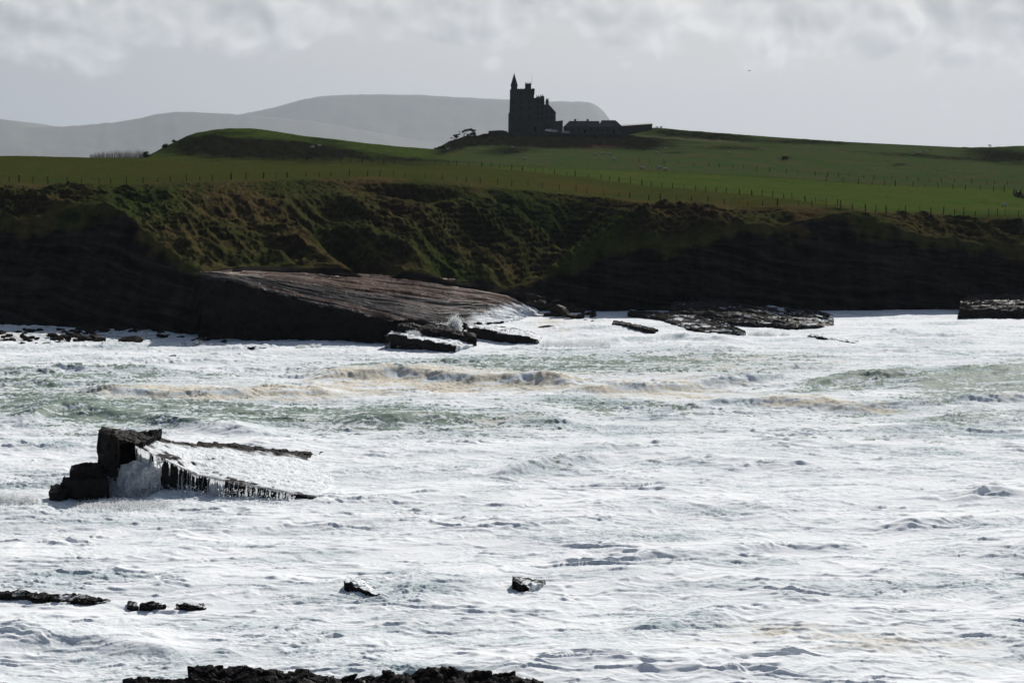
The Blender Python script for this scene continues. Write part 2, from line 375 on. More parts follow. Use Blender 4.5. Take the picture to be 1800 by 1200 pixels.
for i, c in enumerate(cnt):
    for k in range(c):
        t = k / c
        if i in (9, 10): t2 = t ** 1.5
        else: t2 = t
        rows.append(ctrl[i] * (1 - t2) + ctrl[i + 1] * t2); seg.append(i + t)
rows.append(ctrl[-1]); seg.append(float(len(cnt)))
G = np.stack(rows); seg = np.array(seg)[:, None] * np.ones(G.shape[1])[None]
# smooth along the profile from the slope upward
sel = (seg[:, :1, None] > 2.2) & (seg[:, :1, None] < 9.6)
for it in range(14):
    A = G.copy(); A[1:-1] = (G[:-2] + 2 * G[1:-1] + G[2:]) / 4
    G = np.where(sel, A, G)
PU, PVv = proj(G)
X, Yw, Z = G[..., 0].copy(), G[..., 1].copy(), G[..., 2].copy()
wcl = sstep(1.0, 1.15, seg) * (1 - sstep(1.85, 2.0, seg))              # cliff
gapv = np.clip((csm(ucol, LIPV, 4) - csm(ucol, TOPV, 5)) / 60, .12, 1)[None, :]
wtp = (1 - .93 * sstep(3.3, 3.95, seg)) * gapv
wsl = sstep(1.95, 2.2, seg) * (1 - sstep(3.93, 4.02, seg))             # turf slope
wfd = sstep(3.98, 4.1, seg)                                            # fields
wnear = 1 - sstep(7.0, 8.0, seg)
# gullies and scarps on the turf slope, in photo pixels (u, v, ru, rv, tilt, dz)
def blob(u0, v0, ru, rv, tilt=0.0, p=2):
    du = PU - u0; dv = PVv - v0; c, s_ = math.cos(tilt), math.sin(tilt)
    a = (du * c + dv * s_) / ru; b = (-du * s_ + dv * c) / rv
    return np.exp(-(np.abs(a) ** p + np.abs(b) ** p))
dz = np.zeros_like(Z)
for (u0, v0, ru, rv, ti, d) in [(722, 334, 85, 11, .05, -3.0), (620, 445, 70, 17, .55, -3.2), (560, 405, 50, 12, .5, -1.6), (835, 408, 46, 30, .5, -2.6),
                                (800, 372, 60, 10, .4, -1.2), (420, 372, 60, 12, .35, -1.8), (480, 430, 60, 14, .4, -1.8), (700, 440, 60, 9, .5, 1.6), (930, 470, 60, 16, -.4, -2.2),
                                (760, 470, 60, 10, .3, -1.2), (1010, 425, 30, 14, -.7, -1.6), (1110, 364, 60, 5, .12, -1.6), (640, 380, 40, 8, .5, 1.2), (900, 360, 50, 8, .5, -1.),
                                (1300, 358, 45, 4, 0, -1.0), (1740, 390, 60, 6, .25, -2.2), (60, 330, 40, 5, 0, -1.2), (330, 430, 30, 12, .8, 1.0), (1065, 436, 85, 9, -.46, 2.4), (1000, 412, 60, 14, -.5, -2.6), (1150, 400, 45, 8, -.1, 1.0)]:
    dz += 1.5 * d * blob(u0, v0, ru, rv, ti, 2.4)
wx = X + 6 * noise2(X / 18, Yw / 30, 5)
dz += wtp * wsl * (3.2 * fbm2(wx / 22, Yw / 26, 4, 21) )
# diagonal ribs running down-right (sheep-worn spurs)
rib = ridged2((X * .75 + Yw * .55) / 11, (X * .5 - Yw * .85) / 30, 3, 31)
dz += wtp * wsl * 3.0 * (rib - .4)
# terracettes: little contour steps
zz = Z + dz + 1.2 * fbm2(X / 9, Yw / 16, 3, 41)
step = (zz / 1.25) % 1.0
tw = sstep(-.15, .35, fbm2(X / 35, Yw / 30, 2, 47) + .3 * sstep(800, 950, PU))
dz += (.3 + .7 * wtp) * wsl * tw * 1.15 * (step - sstep(.75, 1.0, step) * 1.0)
tuft = fbm2(X / 1.5, Yw / 2.2, 3, 51, .65)
dz += (wsl + .12 * wfd * wnear) * (.2 + .8 * gapv) * .55 * tuft
dz += wfd * (.9 * fbm2(X / 45, Yw / 60, 3, 61)) * wnear
# rough dark banks on the far hillsides
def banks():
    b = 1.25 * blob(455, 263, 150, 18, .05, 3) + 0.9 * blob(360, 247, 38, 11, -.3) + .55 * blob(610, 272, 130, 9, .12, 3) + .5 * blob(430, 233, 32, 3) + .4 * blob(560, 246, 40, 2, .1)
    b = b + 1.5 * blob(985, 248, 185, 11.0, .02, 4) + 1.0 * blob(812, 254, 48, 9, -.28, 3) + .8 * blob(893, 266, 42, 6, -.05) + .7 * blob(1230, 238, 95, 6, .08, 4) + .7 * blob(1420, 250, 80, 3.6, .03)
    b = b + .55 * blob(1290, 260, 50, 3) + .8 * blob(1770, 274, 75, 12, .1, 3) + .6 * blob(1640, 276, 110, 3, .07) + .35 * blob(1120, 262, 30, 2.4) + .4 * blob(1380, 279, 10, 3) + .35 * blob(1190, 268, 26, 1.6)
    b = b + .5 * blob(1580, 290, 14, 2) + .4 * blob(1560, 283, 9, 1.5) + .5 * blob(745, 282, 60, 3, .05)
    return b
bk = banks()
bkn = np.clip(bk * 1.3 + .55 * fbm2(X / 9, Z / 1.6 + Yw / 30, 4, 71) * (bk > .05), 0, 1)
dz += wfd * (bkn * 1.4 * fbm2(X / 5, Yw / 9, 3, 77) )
dz += wsl * wtp * .35 * fbm2(X / .9, Yw / 1.3, 2, 57)
G[..., 2] += dz
# rough cliff: horizontal beds and fractures, displaced towards the sea
bed = noise2(Z / 1.5 + .10 * X + 2.2 * fbm2(X / 25, Z / 9, 3, 87), X / 18, 81)
bed2 = noise2(Z / .55 + .27 * X, X / 5, 83)
dcl = 2.4 * fbm2(X / 15, Z / 12, 3, 84) + 1.1 * np.sign(bed) * np.sqrt(np.abs(bed)) + .45 * bed2 + .7 * fbm2(X / 2.2, Z / 2.5, 3, 85)
G[..., 1] -= wcl * dcl * (1 - .85 * sstep(345, 400, PU) * (1 - sstep(930, 1000, PU)))
edge = sstep(1.8, 2.0, seg) * (1 - sstep(2.0, 2.25, seg))
G[..., 1] -= edge * 1.3 * fbm2(X / 5, X * 0 + 3, 3, 91)
G[..., 2] += gapv * (edge) * .5 * fbm2(X / 1.6, Yw / 2, 2, 92)
# colours
def lerp(a, b, t): return a * (1 - t[..., None]) + np.array(b) * t[..., None]
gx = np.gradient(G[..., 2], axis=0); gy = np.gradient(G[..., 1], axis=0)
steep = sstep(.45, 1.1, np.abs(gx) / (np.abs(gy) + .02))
nb = fbm2(X / 14, Yw / 22, 4, 101) * 1.5; nf = fbm2(X / 3, Yw / 5, 4, 103) * 1.6
base_t = np.ones(G.shape) * np.array([.034, .042, .015])
col = lerp(base_t, [.070, .053, .026], np.clip(.42 + nb * .9 + nf * .5, 0, 1))
green_g = np.clip(1.4 * blob(1068, 432, 90, 9, -.46) + 1.1 * blob(930, 375, 110, 38, .3) + .8 * blob(250, 350, 90, 30, .3) + .8 * blob(780, 460, 70, 30, .5) + .7 * blob(1080, 410, 70, 22, -.6) + .6 * blob(600, 345, 150, 14) + nf * .3, 0, 1)
col = lerp(col, [.030, .048, .014], green_g)
brown_g = np.clip(1.2 * blob(1190, 383, 95, 18, .1, 3) + .9 * blob(440, 350, 70, 20, .3) + .8 * blob(700, 370, 70, 16, .3) + .6 * blob(560, 440, 60, 22, .4) + .7 * blob(1330, 362, 110, 8, .03) + .5 * blob(1700, 415, 80, 8, .1) + nf * .35, 0, 1)
col = lerp(col, [.076, .052, .028], brown_g * .8)
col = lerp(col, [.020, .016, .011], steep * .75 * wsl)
# fields
fcol = np.ones(G.shape) * np.array([.042, .064, .015])
fcol = lerp(fcol, [.074, .062, .017], np.clip(.35 + .5 * nb + .35 * nf, 0, 1) * .75)
fcol = lerp(fcol, [.085, .064, .020], .6 * np.clip(1.1 * blob(1020, 327, 80, 6, .1) + .5 * blob(1300, 352, 90, 4, .05) + nf * .3, 0, 1))
f2v = ci(PU, [(-900, 240), (430, 268), (500, 281), (801, 290), (944, 303), (1041, 312), (1128, 325), (1223, 334), (1307, 341), (1416, 353), (1471, 361), (1534, 373), (1629, 376), (1796, 380), (2700, 390)])
f4v = ci(PU, [(-900, 200), (700, 288), (930, 293), (1100, 301), (1300, 310), (1440, 318), (1549, 324), (1701, 331), (1800, 336), (2700, 355)])
bright = sstep(-1.2, 1.2, f2v - PVv) * sstep(-1.2, 1.2, PVv - f4v) * (PU > 700) * sstep(760, 960, PU)
bc = lerp(np.ones(G.shape) * np.array([.054, .094, .020]), [.072, .098, .024], np.clip(.4 + nb + nf * .4 + 1.2 * noise2(Yw / 5 + X / 60, X / 50, 109), 0, 1))
fcol = fcol * (1 - bright[..., None]) + bc * bright[..., None]
upper = sstep(0, 3, f4v - PVv) * sstep(640, 900, PU)
upc = lerp(np.ones(G.shape) * np.array([.046, .080, .026]), [.072, .078, .036], np.clip(.35 + nb + .6 * nf, 0, 1))
fcol = fcol * (1 - upper[..., None]) + upc * upper[..., None]
hillw = sstep(5.9, 6.2, seg) * (1 - sstep(700, 850, PU))
fcol = fcol * (1 - hillw[..., None]) + np.array([.050, .080, .018]) * (1 + .25 * nf[..., None]) * hillw[..., None]
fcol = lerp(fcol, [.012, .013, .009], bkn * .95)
fcol = lerp(fcol, [.075, .045, .035], .7 * np.clip(1.2 * blob(1055, 259, 26, 2.6), 0, 1))
tp = np.clip(1.1 * np.exp(-((PVv - ci(PU, [(1100, 240), (1125, 238.5), (1240, 247), (1330, 251)])) / 1.1) ** 2) * (PU > 1120) * (PU < 1300), 0, 1)
fcol = lerp(fcol, [.12, .12, .075], tp * .8)
speck = (noise2(X / 1.3, Yw / 1.9, 131) > .52) & (noise2(X / 30, Yw / 30, 133) > .12)
fcol = lerp(fcol, [.03, .035, .015], (speck * wnear * .6))
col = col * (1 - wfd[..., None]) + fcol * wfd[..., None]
rk = np.ones(G.shape) * np.array([.014, .0125, .011]) * (1.15 + .9 * bed[..., None] + .6 * nf[..., None] + .5 * bed2[..., None])
wr = (1 - sstep(1.80, 1.97, seg + .26 * fbm2(X / 9, Z / 4, 3, 141) + .05 * nf))
col = col * (1 - wr[..., None]) + rk * wr[..., None]
col = np.clip(col, .004, 1)
col = np.where(wr[..., None] > .5, col, col * (np.array([.98, .96, .86]) - np.array([.20, .23, .10]) * wfd[..., None]))
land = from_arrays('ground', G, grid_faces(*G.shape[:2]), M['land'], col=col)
tag(land, kind='structure')
PU2, PV2 = proj(G)
def snap(u, v, lo=1.9):
    """point on the land seen at photo pixel (u,v)"""
    j = int(np.argmin(np.abs(ucol - u)))
    ok = seg[:, j] >= lo
    idx = np.where(ok)[0]; pv = PV2[idx, j]
    run = np.minimum.accumulate(pv); vis = pv <= run + .6
    idx = idx[vis]; k = idx[int(np.argmin(np.abs(PV2[idx, j] - v)))]
    return G[k, j].copy()

# distant mountains
def mountain(name, sky_pts, Yc, depth, lo, seed):
    u = np.linspace(-900, 2700, 700); v = csm(u, sky_pts, 10)
    crest = P(u, v, Yc); crest[:, 2] += 18 * fbm2(u / 30, u * 0, 3, seed)
    n = 26; rws = []
    for k in range(n):
        t = k / (n - 1); r = crest.copy(); r[:, 1] = Yc - depth * (1 - t); r[:, 0] = crest[:, 0] * (r[:, 1] / Yc)
        r[:, 2] = lo + (crest[:, 2] - lo) * (t ** 1.3) + (1 - t) * t * 200 * fbm2(u / 60, u * 0 + t * 3, 3, seed + 1); rws.append(r)
    bk_ = crest.copy(); bk_[:, 1] += depth * .6; bk_[:, 2] = crest[:, 2] * .97; rws.append(bk_)
    bk_ = crest.copy(); bk_[:, 1] += depth; bk_[:, 2] = lo; rws.append(bk_)
    A = np.stack(rws); o = from_arrays(name, A, grid_faces(*A.shape[:2]), M['hills']); tag(o, kind='structure')
mountain('mountain', [(-900, 275), (0, 292), (200, 290), (300, 250), (400, 205), (440, 198), (490, 187), (530, 175), (575, 168), (640, 166), (740, 167), (860, 174), (960, 178), (1030, 179), (1045, 182), (1062, 194), (1072, 206), (1080, 225), (1100, 250), (1200, 280), (1400, 290), (2700, 292)], 33000, 5500, -1, 201)
mountain('hills', [(-900, 190), (-200, 195), (0, 209), (20, 214), (45, 224), (120, 222), (170, 218), (230, 212), (262, 203), (300, 197), (345, 197), (390, 200), (440, 203), (560, 215), (700, 240), (900, 275), (1100, 291), (2700, 293)], 28500, 5000, -1, 211)

# ------------------------------------------------------------------ sea
us = np.concatenate([np.linspace(-1500, -20, 160)[:-1], np.arange(-20, 1822, 1.65), np.linspace(1823, 3300, 160)])
vs = np.concatenate([np.linspace(3200, 1230, 110)[:-1], np.arange(1229, 771.2, -.85), np.arange(770, 534, -.78)])
U, Vv = np.meshgrid(us, vs)
S = P(U, Vv, seaY(Vv)); X, Yw = S[..., 0].copy(), S[..., 1].copy()
def sb(u0, v0, ru, rv, tilt=0.0, p=2):
    du = U - u0; dv = Vv - v0; c, s_ = math.cos(tilt), math.sin(tilt)
    a = (du * c + dv * s_) / ru; b = (-du * s_ + dv * c) / rv
    return np.exp(-(np.abs(a) ** p + np.abs(b) ** p))
def crest(pts, wn, wf, hgt, fade=40):
    """wave crest along photo pixel points: wn metres of slope on the near side, wf on the far side"""
    pts = np.array(pts, float); yc = seaY(np.interp(U, pts[:, 0], pts[:, 1]) + 2.5 * noise2(U / 45, U * 0 + pts[0, 1], 7)); d = Yw - yc
    e = sstep(pts[0, 0] - fade, pts[0, 0] + fade, U) * (1 - sstep(pts[-1, 0] - fade, pts[-1, 0] + fade, U))
    return e * hgt * np.where(d < 0, np.exp(-(d / wn) ** 2), np.exp(-np.abs(d / wf) ** 1.5)), e * np.exp(-((d - 0.5) / (wn * .9)) ** 2)
h = .30 * noise2(X / 42 + .3, Yw / 22, 301) + .45 * noise2(X / 17, Yw / 11, 302)
crs = [([(560, 664), (700, 656), (820, 668), (1000, 676)], 3.2, 9, 1.3), ([(170, 688), (330, 694), (600, 690)], 2.8, 8, .9), ([(40, 742), (110, 718), (190, 724), (360, 750), (450, 760)], 3.5, 10, .9),
       ([(1400, 682), (1480, 664), (1600, 660)], 3.5, 10, .85), ([(1600, 674), (1700, 662), (1850, 646)], 4.5, 11, .8), ([(880, 832), (960, 812), (1060, 800)], 2.4, 5, .8),
       ([(1000, 690), (1180, 684), (1400, 662)], 2.5, 6, .8), ([(1040, 605), (1160, 592), (1290, 600)], 3, 8, .9), ([(1330, 704), (1500, 716), (1800, 700)], 3, 8, .8),
       ([(1120, 1104), (1210, 1088), (1290, 1082)], 1.6, 3, .45), ([(1560, 925), (1700, 912), (1800, 905)], 1.6, 4, .4), ([(620, 744), (800, 738), (1000, 742)], 3, 9, .7), ([(1230, 712), (1290, 704), (1330, 708)], 1.5, 4, .5),
       ([(1700, 870), (1740, 860), (1790, 864)], 1.4, 3, .55), ([(0, 1110), (200, 1126), (320, 1140)], 1.6, 3, .45), ([(1100, 985), (1300, 960), (1500, 955)], 1.6, 4, .35), ([(0, 655), (120, 648), (300, 652)], 3, 9, .7)]
face = np.zeros_like(h)
for pts, wn, wf, hg in crs:
    a, f_ = crest(pts, wn, wf, hg); h += a; face = np.maximum(face, f_)
rough = .0 + .9 * sstep(.12, .5, fbm2(X / 20, Yw / 13, 3, 310))
rough = rough + .7 * sb(140, 890, 240, 45) + .7 * sb(640, 1045, 110, 26) + .9 * sb(1190, 1088, 100, 20, -.1, 3) + .7 * sb(980, 812, 90, 12, -.2) + .5 * sb(230, 1165, 110, 28) + .5 * sb(1010, 1005, 150, 14) + .5 * sb(1320, 985, 110, 12) + .4 * sb(80, 1010, 140, 14) + .4 * sb(700, 890, 70, 14)
rough = np.clip(rough, 0, 1.5)
wxx = X + 1.3 * noise2(X / 4, Yw / 5, 311) + .4 * noise2(X / 1.3, Yw / 1.3, 313); wyy = Yw + 1.5 * noise2(X / 5, Yw / 4, 312) + .35 * noise2(X / 1.1, Yw / 1.1, 314)
r1 = ridged2(wxx / 9.0, wyy / 4.2, 3, 320)
r2 = ridged2(wxx / 2.6, wyy / 1.25, 3, 330, .55)
r3 = ridged2(wxx / .95, wyy / .6, 3, 335, .6)
lump = fbm2(X / .55, Yw / .55, 3, 340, .65)
h += .22 * np.clip(r1 - .5, 0, 1) ** 1.4 * 2.0 + (.04 + rough * .16) * np.clip(r2 - .45, 0, 1) ** 1.3 * 1.6 + (.004 + rough * .06) * r3 + (.0 + rough * .045) * lump
# sparse thin chop: narrow steep crests facing the camera
cn = 1 - np.abs(noise2(wxx / 6.5, wyy / 2.6, 350)) * 2; cm_ = sstep(.55, .97, cn) * sstep(.05, .45, noise2(X / 5, Yw / 4, 352))
h += .13 * cm_ * sstep(-.3, .3, noise2(X / 26, Yw / 18, 351))
def wisp(sx, sy, amp, k, sd, m0, m1, wd=.22):
    n = k * noise2(wxx / sx, wyy / sy, sd) + .35 * k * noise2(wxx / sx * 2.3, wyy / sy * 2.1, sd + 1); f_ = n - np.floor(n); f_ = np.where(f_ < 1 - wd, f_ / (1 - wd), (1 - f_) / wd)
    mk = sstep(m0, m1, noise2(X / sx * .8, Yw / sy * .55, sd + 2)) * (.35 + .65 * sstep(-.3, .3, noise2(X / 30, Yw / 17, sd + 3)))
    return amp * mk * f_ ** 1.3
far_ = 1 + .7 * sstep(150, 300, Yw)
h += wisp(10.0, 3.6, .26, 1.5, 380, -.05, .5) * far_ + wisp(4.4, 1.8, .15, 1.5, 385, .0, .5, .34) * far_ + wisp(2.0, .95, .07, 1.2, 390, .05, .5, .5)
cn2 = 1 - np.abs(noise2(wxx / 3.1, wyy / 1.3, 355)) * 2; h += .06 * sstep(.45, .95, cn2) * sstep(.0, .4, noise2(X / 3, Yw / 2.2, 356))
# slot where the water heaps against the big wedge rock
shore = sstep(395, 330, Yw)
S[..., 2] = h * (.35 + .65 * shore) - .1
S[..., 1] -= .45 * h
# foam cover
g = .78 * np.ones_like(h)
def sub(*a): return sb(*a)
wat = 1.0 * sub(480, 728, 420, 26, .04, 3) + .45 * sub(60, 700, 130, 60) + .6 * sub(150, 735, 150, 22, .2) + .9 * sub(1500, 672, 110, 13, -.12, 3) + 1.45 * sub(1735, 672, 110, 26, -.1, 3)
wat += .55 * sub(200, 665, 260, 14) + .55 * sub(820, 640, 320, 16, 0, 3) + .5 * sub(1150, 640, 300, 22, 0, 3) + .4 * sub(1300, 625, 220, 14) + .35 * sub(1680, 600, 150, 14) + .55 * sub(1050, 710, 150, 14) + .6 * sub(1700, 735, 140, 14)
wat += .42 * sub(900, 682, 1400, 80, 0, 4) + .8 * sub(180, 585, 260, 17, 0, 3) + .22 * sub(1300, 770, 700, 70, -.06, 3)
wat += .30 * sub(140, 780, 160, 20) + .33 * sub(980, 815, 80, 16) + .28 * sub(600, 1050, 110, 30) + .26 * sub(1000, 1010, 240, 20) + .28 * sub(1190, 1085, 90, 16) + .22 * sub(900, 1110, 260, 20) + .25 * sub(1350, 985, 120, 14) + .3 * sub(70, 1010, 120, 16) + .22 * sub(950, 1080, 60, 8)
streak = fbm2(X / 9, Yw / 2.6, 4, 360, .6)
wn_ = np.clip(wat, 0, 1.2)
foamv = 1.05 - .86 * wn_ + streak * .9 * np.clip(wn_ * 1.4, .12, 1) + .16 * fbm2(X / 3, Yw / 3, 3, 361) - .20 * face * sstep(.2, .6, wn_)
foamv += .30 * np.clip(r1 - .5, 0, 1) * wn_
bubb = sstep(.15, .55, fbm2(X / 20, Yw / 17, 3, 362)) * sstep(-.2, .3, fbm2(X / 2, Yw / 2, 3, 363)) * (Vv > 760)
foamv -= .45 * bubb
tanv = 1.0 * sub(800, 668, 230, 21, .03, 2) + .95 * sub(400, 691, 250, 13, 0, 2) + .8 * sub(620, 664, 70, 9) + .8 * sub(1420, 706, 80, 7, .05) + .75 * sub(1490, 716, 130, 5, .03) + .5 * sub(1150, 688, 160, 18, 0, 3) + .5 * sub(980, 560, 60, 30) + .35 * sub(700, 740, 400, 10)
tanv += .45 * sub(1480, 1125, 460, 28, .05, 2) + .25 * sub(1250, 910, 200, 8) + .3 * sub(1745, 862, 30, 8) + .35 * sub(250, 755, 60, 6) + .4 * sub(100, 590, 200, 12) + .35 * sub(1780, 705, 60, 10) + .3 * sub(1300, 640, 300, 30)
tanv = tanv * (.85 + 2.6 * fbm2(X / 7, Yw / 3.0, 4, 370, .6)) + .10 * sstep(.1, .5, fbm2(X / 14, Yw / 9, 3, 371)) * (Vv < 800)
foamv += .6 * np.clip(tanv, 0, 1); lace = (1 - np.abs(fbm2(wxx / 3.2, wyy / 1.5, 3, 395, .6)) * 2.6); foamv += .55 * sstep(.55, 1.0, lace) * np.clip(wn_ * 1.5, 0, 1)
grey = fbm2(wxx / 11, wyy / 3.2, 5, 398, .62)
def vein(sx, sy, sd, wd, wu_=1.0):
    qx = X + wu_ * sx * .8 * fbm2(X / sx / 1.6, Yw / sy / 1.6, 3, sd + 5); qy = Yw + wu_ * sy * .9 * fbm2(X / sx / 1.6 + 9, Yw / sy / 1.6, 3, sd + 9)
    return 1 - sstep(.0, wd, np.abs(noise2(qx / sx, qy / sy, sd)))
patch = sstep(-.35, .35, fbm2(X / 15, Yw / 9, 4, 420, .6) + .35 * (rough - .3))
veins = (.9 * vein(3.4, 1.7, 421, .16) * sstep(-.2, .3, noise2(X / 3, Yw / 3, 430)) + .85 * vein(1.5, .85, 424, .20) + .7 * vein(.7, .5, 427, .26)) * (.18 + .82 * patch)
veins = np.clip(veins, 0, 1.15)
aqua = np.clip(rough * .45 + .45 * wn_ - .06 + .9 * grey + .62 * veins, 0, 1)
h2 = -.035 * veins * (Vv > 700)
S[..., 2] += h2
S[..., 2] += .22 * np.clip(tanv, 0, 1) * fbm2(X / 1.2, Yw / 1.6, 3, 372, .65)
sea = from_arrays('sea', S, grid_faces(*S.shape[:2])[:, ::-1], M['sea'], attrs={'foam': np.clip(foamv, -1, 2), 'tan': np.clip(tanv, 0, 1.2), 'aqua': aqua})
tag(sea, kind='structure')
ow = MB(); ow.add([(-40000, -300, -1.6), (40000, -300, -1.6), (40000, 40000, -1.6), (-40000, 40000, -1.6)], [(0, 1, 2, 3)])
o = ow.build('water', plain('open_water', (.10, .14, .13), (.2, .24, .22), .05, .3)); tag(o, kind='structure')

# ------------------------------------------------------------------ rocks
ROCK = np.array([.020, .018, .017])
def resample(pts, n):
    pts = np.array(pts, float); d = np.r_[0, np.cumsum(np.hypot(np.diff(pts[:, 0]), np.diff(pts[:, 1])))]
    t = np.linspace(0, d[-1], n); return np.stack([np.interp(t, d, pts[:, k]) for k in range(3)], -1)
def ledge(name, front, back, label, cat='rock', seed=0, n=120, nf=24, nt=50, amp=.35, block=1.2, bamp=.35, bed=0.0, base=-1.6, lean=.4, foam=None, colf=None, group=None, parent=None, under=0.0, ta=1.0):
    f = resample(front, n); b = resample(back, n)
    Fp = P(f[:, 0], f[:, 1], f[:, 2]); Bp = P(b[:, 0], b[:, 1], b[:, 2])
    Fb = Fp.copy(); Fb[:, 2] = base; Fb[:, 1] -= lean - under; Bb = Bp.copy(); Bb[:, 2] = base; Bb[:, 1] += 1.0
    rw = [Fb * (1 - k / nf) + Fp * (k / nf) for k in range(nf)] + [Fp * (1 - k / nt) + Bp * (k / nt) for k in range(nt)] + [Bp * (1 - k / 8) + Bb * (k / 8) for k in range(9)]
    A = np.stack(rw)
    top = np.concatenate([np.linspace(0, 1, nf), np.ones(nt), np.linspace(1, 0, 9)])
    tt = np.concatenate([np.zeros(nf), np.linspace(0, 1, nt), np.ones(9)])[:, None] * np.ones(n)
    ss = np.linspace(0, 1, n)[None] * np.ones((A.shape[0], 1))
    # end walls
    def cap(a, k): q = a.copy(); q[:, 2] = base + (a[:, 2] - base) * (1 - k); return q
    left = [cap(A[:, 0], k) for k in (1, .75, .5, .25)]; right = [cap(A[:, -1], k) for k in (.25, .5, .75, 1)]
    A = np.concatenate([np.stack(left, 1), A, np.stack(right, 1)], 1)
    tt = np.pad(tt, ((0, 0), (4, 4)), 'edge'); ss = np.pad(ss, ((0, 0), (4, 4)), 'edge')
    istop = ((tt > 0) & (tt < 1)).astype(float)
    x, y, z = A[..., 0], A[..., 1], A[..., 2]
    d = np.zeros_like(A)
    if bamp:
        ps = A * np.array([1, .6, 1.6]); cc = cells(ps, block, seed); d += cc * bamp * np.array([.7, .8, .55])
        cc = cells(ps, block * .4, seed + 9); d += cc * bamp * .4 * np.array([.7, .8, .6])
    for k in range(3): d[..., k] += amp * fbm3(x / 2.2, y / 2.2, z / 1.3, 4, seed + 20 + k * 5, .55)
    d *= (1 - (1 - ta) * istop * sstep(.0, .06, tt))[..., None]
    st = 0
    if bed:
        c = tt * 8 + .8 * fbm2(ss * 3, tt * 2, 3, seed + 40); c2 = tt * 24 + 1.0 * fbm2(ss * 3, tt * 3, 3, seed + 44)
        st = noise2(c * 2, ss * 2, seed + 41) + .6 * noise2(c2 * 1.6, ss * 5, seed + 42) + .5 * noise2(tt * 90, ss * 9, seed + 43)
        saw = (c % 1.0) * .8 + (c2 % 1.0) * .35
        d[..., 2] += istop * bed * (.8 * st + saw - .5)
    A = A + d
    colr = np.ones(A.shape) * ROCK * (1 + .55 * fbm3(x / 1.5, y / 1.5, z / .6, 3, seed + 60)[..., None])
    if colf is not None: colr = colf(A, ss, tt, colr, st, istop)
    if foam is not None:
        fm_ = foam(A, ss, tt, istop); colr = colr * (1 - fm_[..., None]) + np.array([.78, .81, .83]) * fm_[..., None]
    o = from_arrays(name, A, grid_faces(*A.shape[:2]), M['rock'], parent=parent, col=np.clip(colr, .004, 1))
    if parent is None: tag(o, label, cat, group)
    return o
def SY(v, z=0.0):
    """distance at which pixel row v is z metres above the sea"""
    b = (600 - v) / F; return float((z - H) * (math.cos(TH) + b * math.sin(TH)) / (-math.sin(TH) + b * math.cos(TH)))
# big dipping shelf
def shelf_col(A, ss, tt, c, st, top):
    k = np.clip(.5 + 1.1 * st + .5 * fbm2(ss * 14, tt * 12, 3, 5), 0, 1)[..., None]
    jt = 1 - .75 * (1 - sstep(.0, .05, np.abs(noise2(ss * 34 + tt * 6, tt * 9, 501)))) * (noise2(ss * 12, tt * 14, 502) > -.05) - .3 * sstep(.1, .5, fbm2(ss * 9, tt * 5, 3, 503))
    pink = np.clip(1.3 * sstep(.35, .65, tt) * (1 - sstep(.95, 1.05, tt)) + .9 * noise2(tt * 8, ss * 2, 77), 0, 1)[..., None]
    q = np.array([.022, .022, .024]) * (1 - k) + np.array([.060, .056, .055]) * k
    q = q * (1 - pink * .6) + np.array([.115, .070, .052]) * pink * .6 * (0.5 + k)
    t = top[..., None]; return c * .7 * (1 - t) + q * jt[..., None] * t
def shelf_foam(A, ss, tt, top):
    z = A[..., 2]; return top * sstep(2.6, 1.2, z + 1.6 * fbm2(A[..., 0] / 4, A[..., 1] / 4, 3, 91)) * sstep(.80, .9, ss)
ledge('rock_shelf', [(349, 484, 337), (420, 500, 334), (500, 520, 332), (600, 544, 329), (700, 566, 327), (760, 574, 330), (800, 571, 345), (850, 568, 362), (905, 566, 372)],
      [(352, 482, 344), (470, 474, 372), (560, 477, 382), (740, 489, 394), (800, 496, 398), (900, 513, 404), (930, 528, 406), (940, 541, 400), (950, 548, 396)],
      'broad reddish grey rock shelf dipping to the right below the turf slope', seed=400, n=520, nf=40, nt=200, amp=.35, block=2.6, bamp=.55, bed=.55, lean=-1.0, ta=.12, colf=shelf_col, foam=shelf_foam)
def wetfoam(thr=.45, frac=.8, seed=0, sc_=1.2):
    def f(A, ss, tt, top):
        n = fbm3(A[..., 0] / sc_, A[..., 1] / sc_, A[..., 2] / .7, 4, seed) * 1.6
        return top * sstep(thr - .12, thr + .12, .5 + n * .5 + .3 * (ss - .5)) * frac
    return f
ledge('rock_ledge', [(700, 573, 323), (760, 580, 322), (836, 592, 320)], [(702, 566, 329), (770, 569, 330), (835, 588, 326)], 'dark upper ledge at the seaward tip of the big shelf, beside the breaking spray', seed=410, n=120, nf=20, nt=20, amp=.25, block=1.4, bamp=.35, lean=0)
ledge('rock_ledge', [(678, 588, 318), (715, 592, 316), (760, 600, 314), (800, 611, 311)], [(690, 583, 324), (720, 582, 326), (780, 588, 326), (835, 606, 318)], 'black lower ledge with foam on its top in front of the big shelf tip', seed=420, n=120, nf=20, nt=24, amp=.25, block=1.5, bamp=.35, foam=wetfoam(.35, .95, 5), lean=0)
ledge('rock_ledge', [(822, 573, 338), (860, 581, 333), (900, 589, 328), (945, 595, 327)], [(826, 570, 352), (870, 572, 356), (920, 580, 350), (960, 590, 344)], 'black ledge right of the spray with white water sheeting over it', seed=430, n=120, nf=20, nt=24, amp=.25, block=1.5, bamp=.3, foam=wetfoam(.3, .95, 6), lean=0)
def grey_col(A, ss, tt, c, st, top):
    k = np.clip(.45 + .9 * st, 0, 1)[..., None]; q = np.array([.014, .014, .014]) * (1 - k) + np.array([.042, .037, .032]) * k
    return c * (1 - top[..., None]) + q * top[..., None]
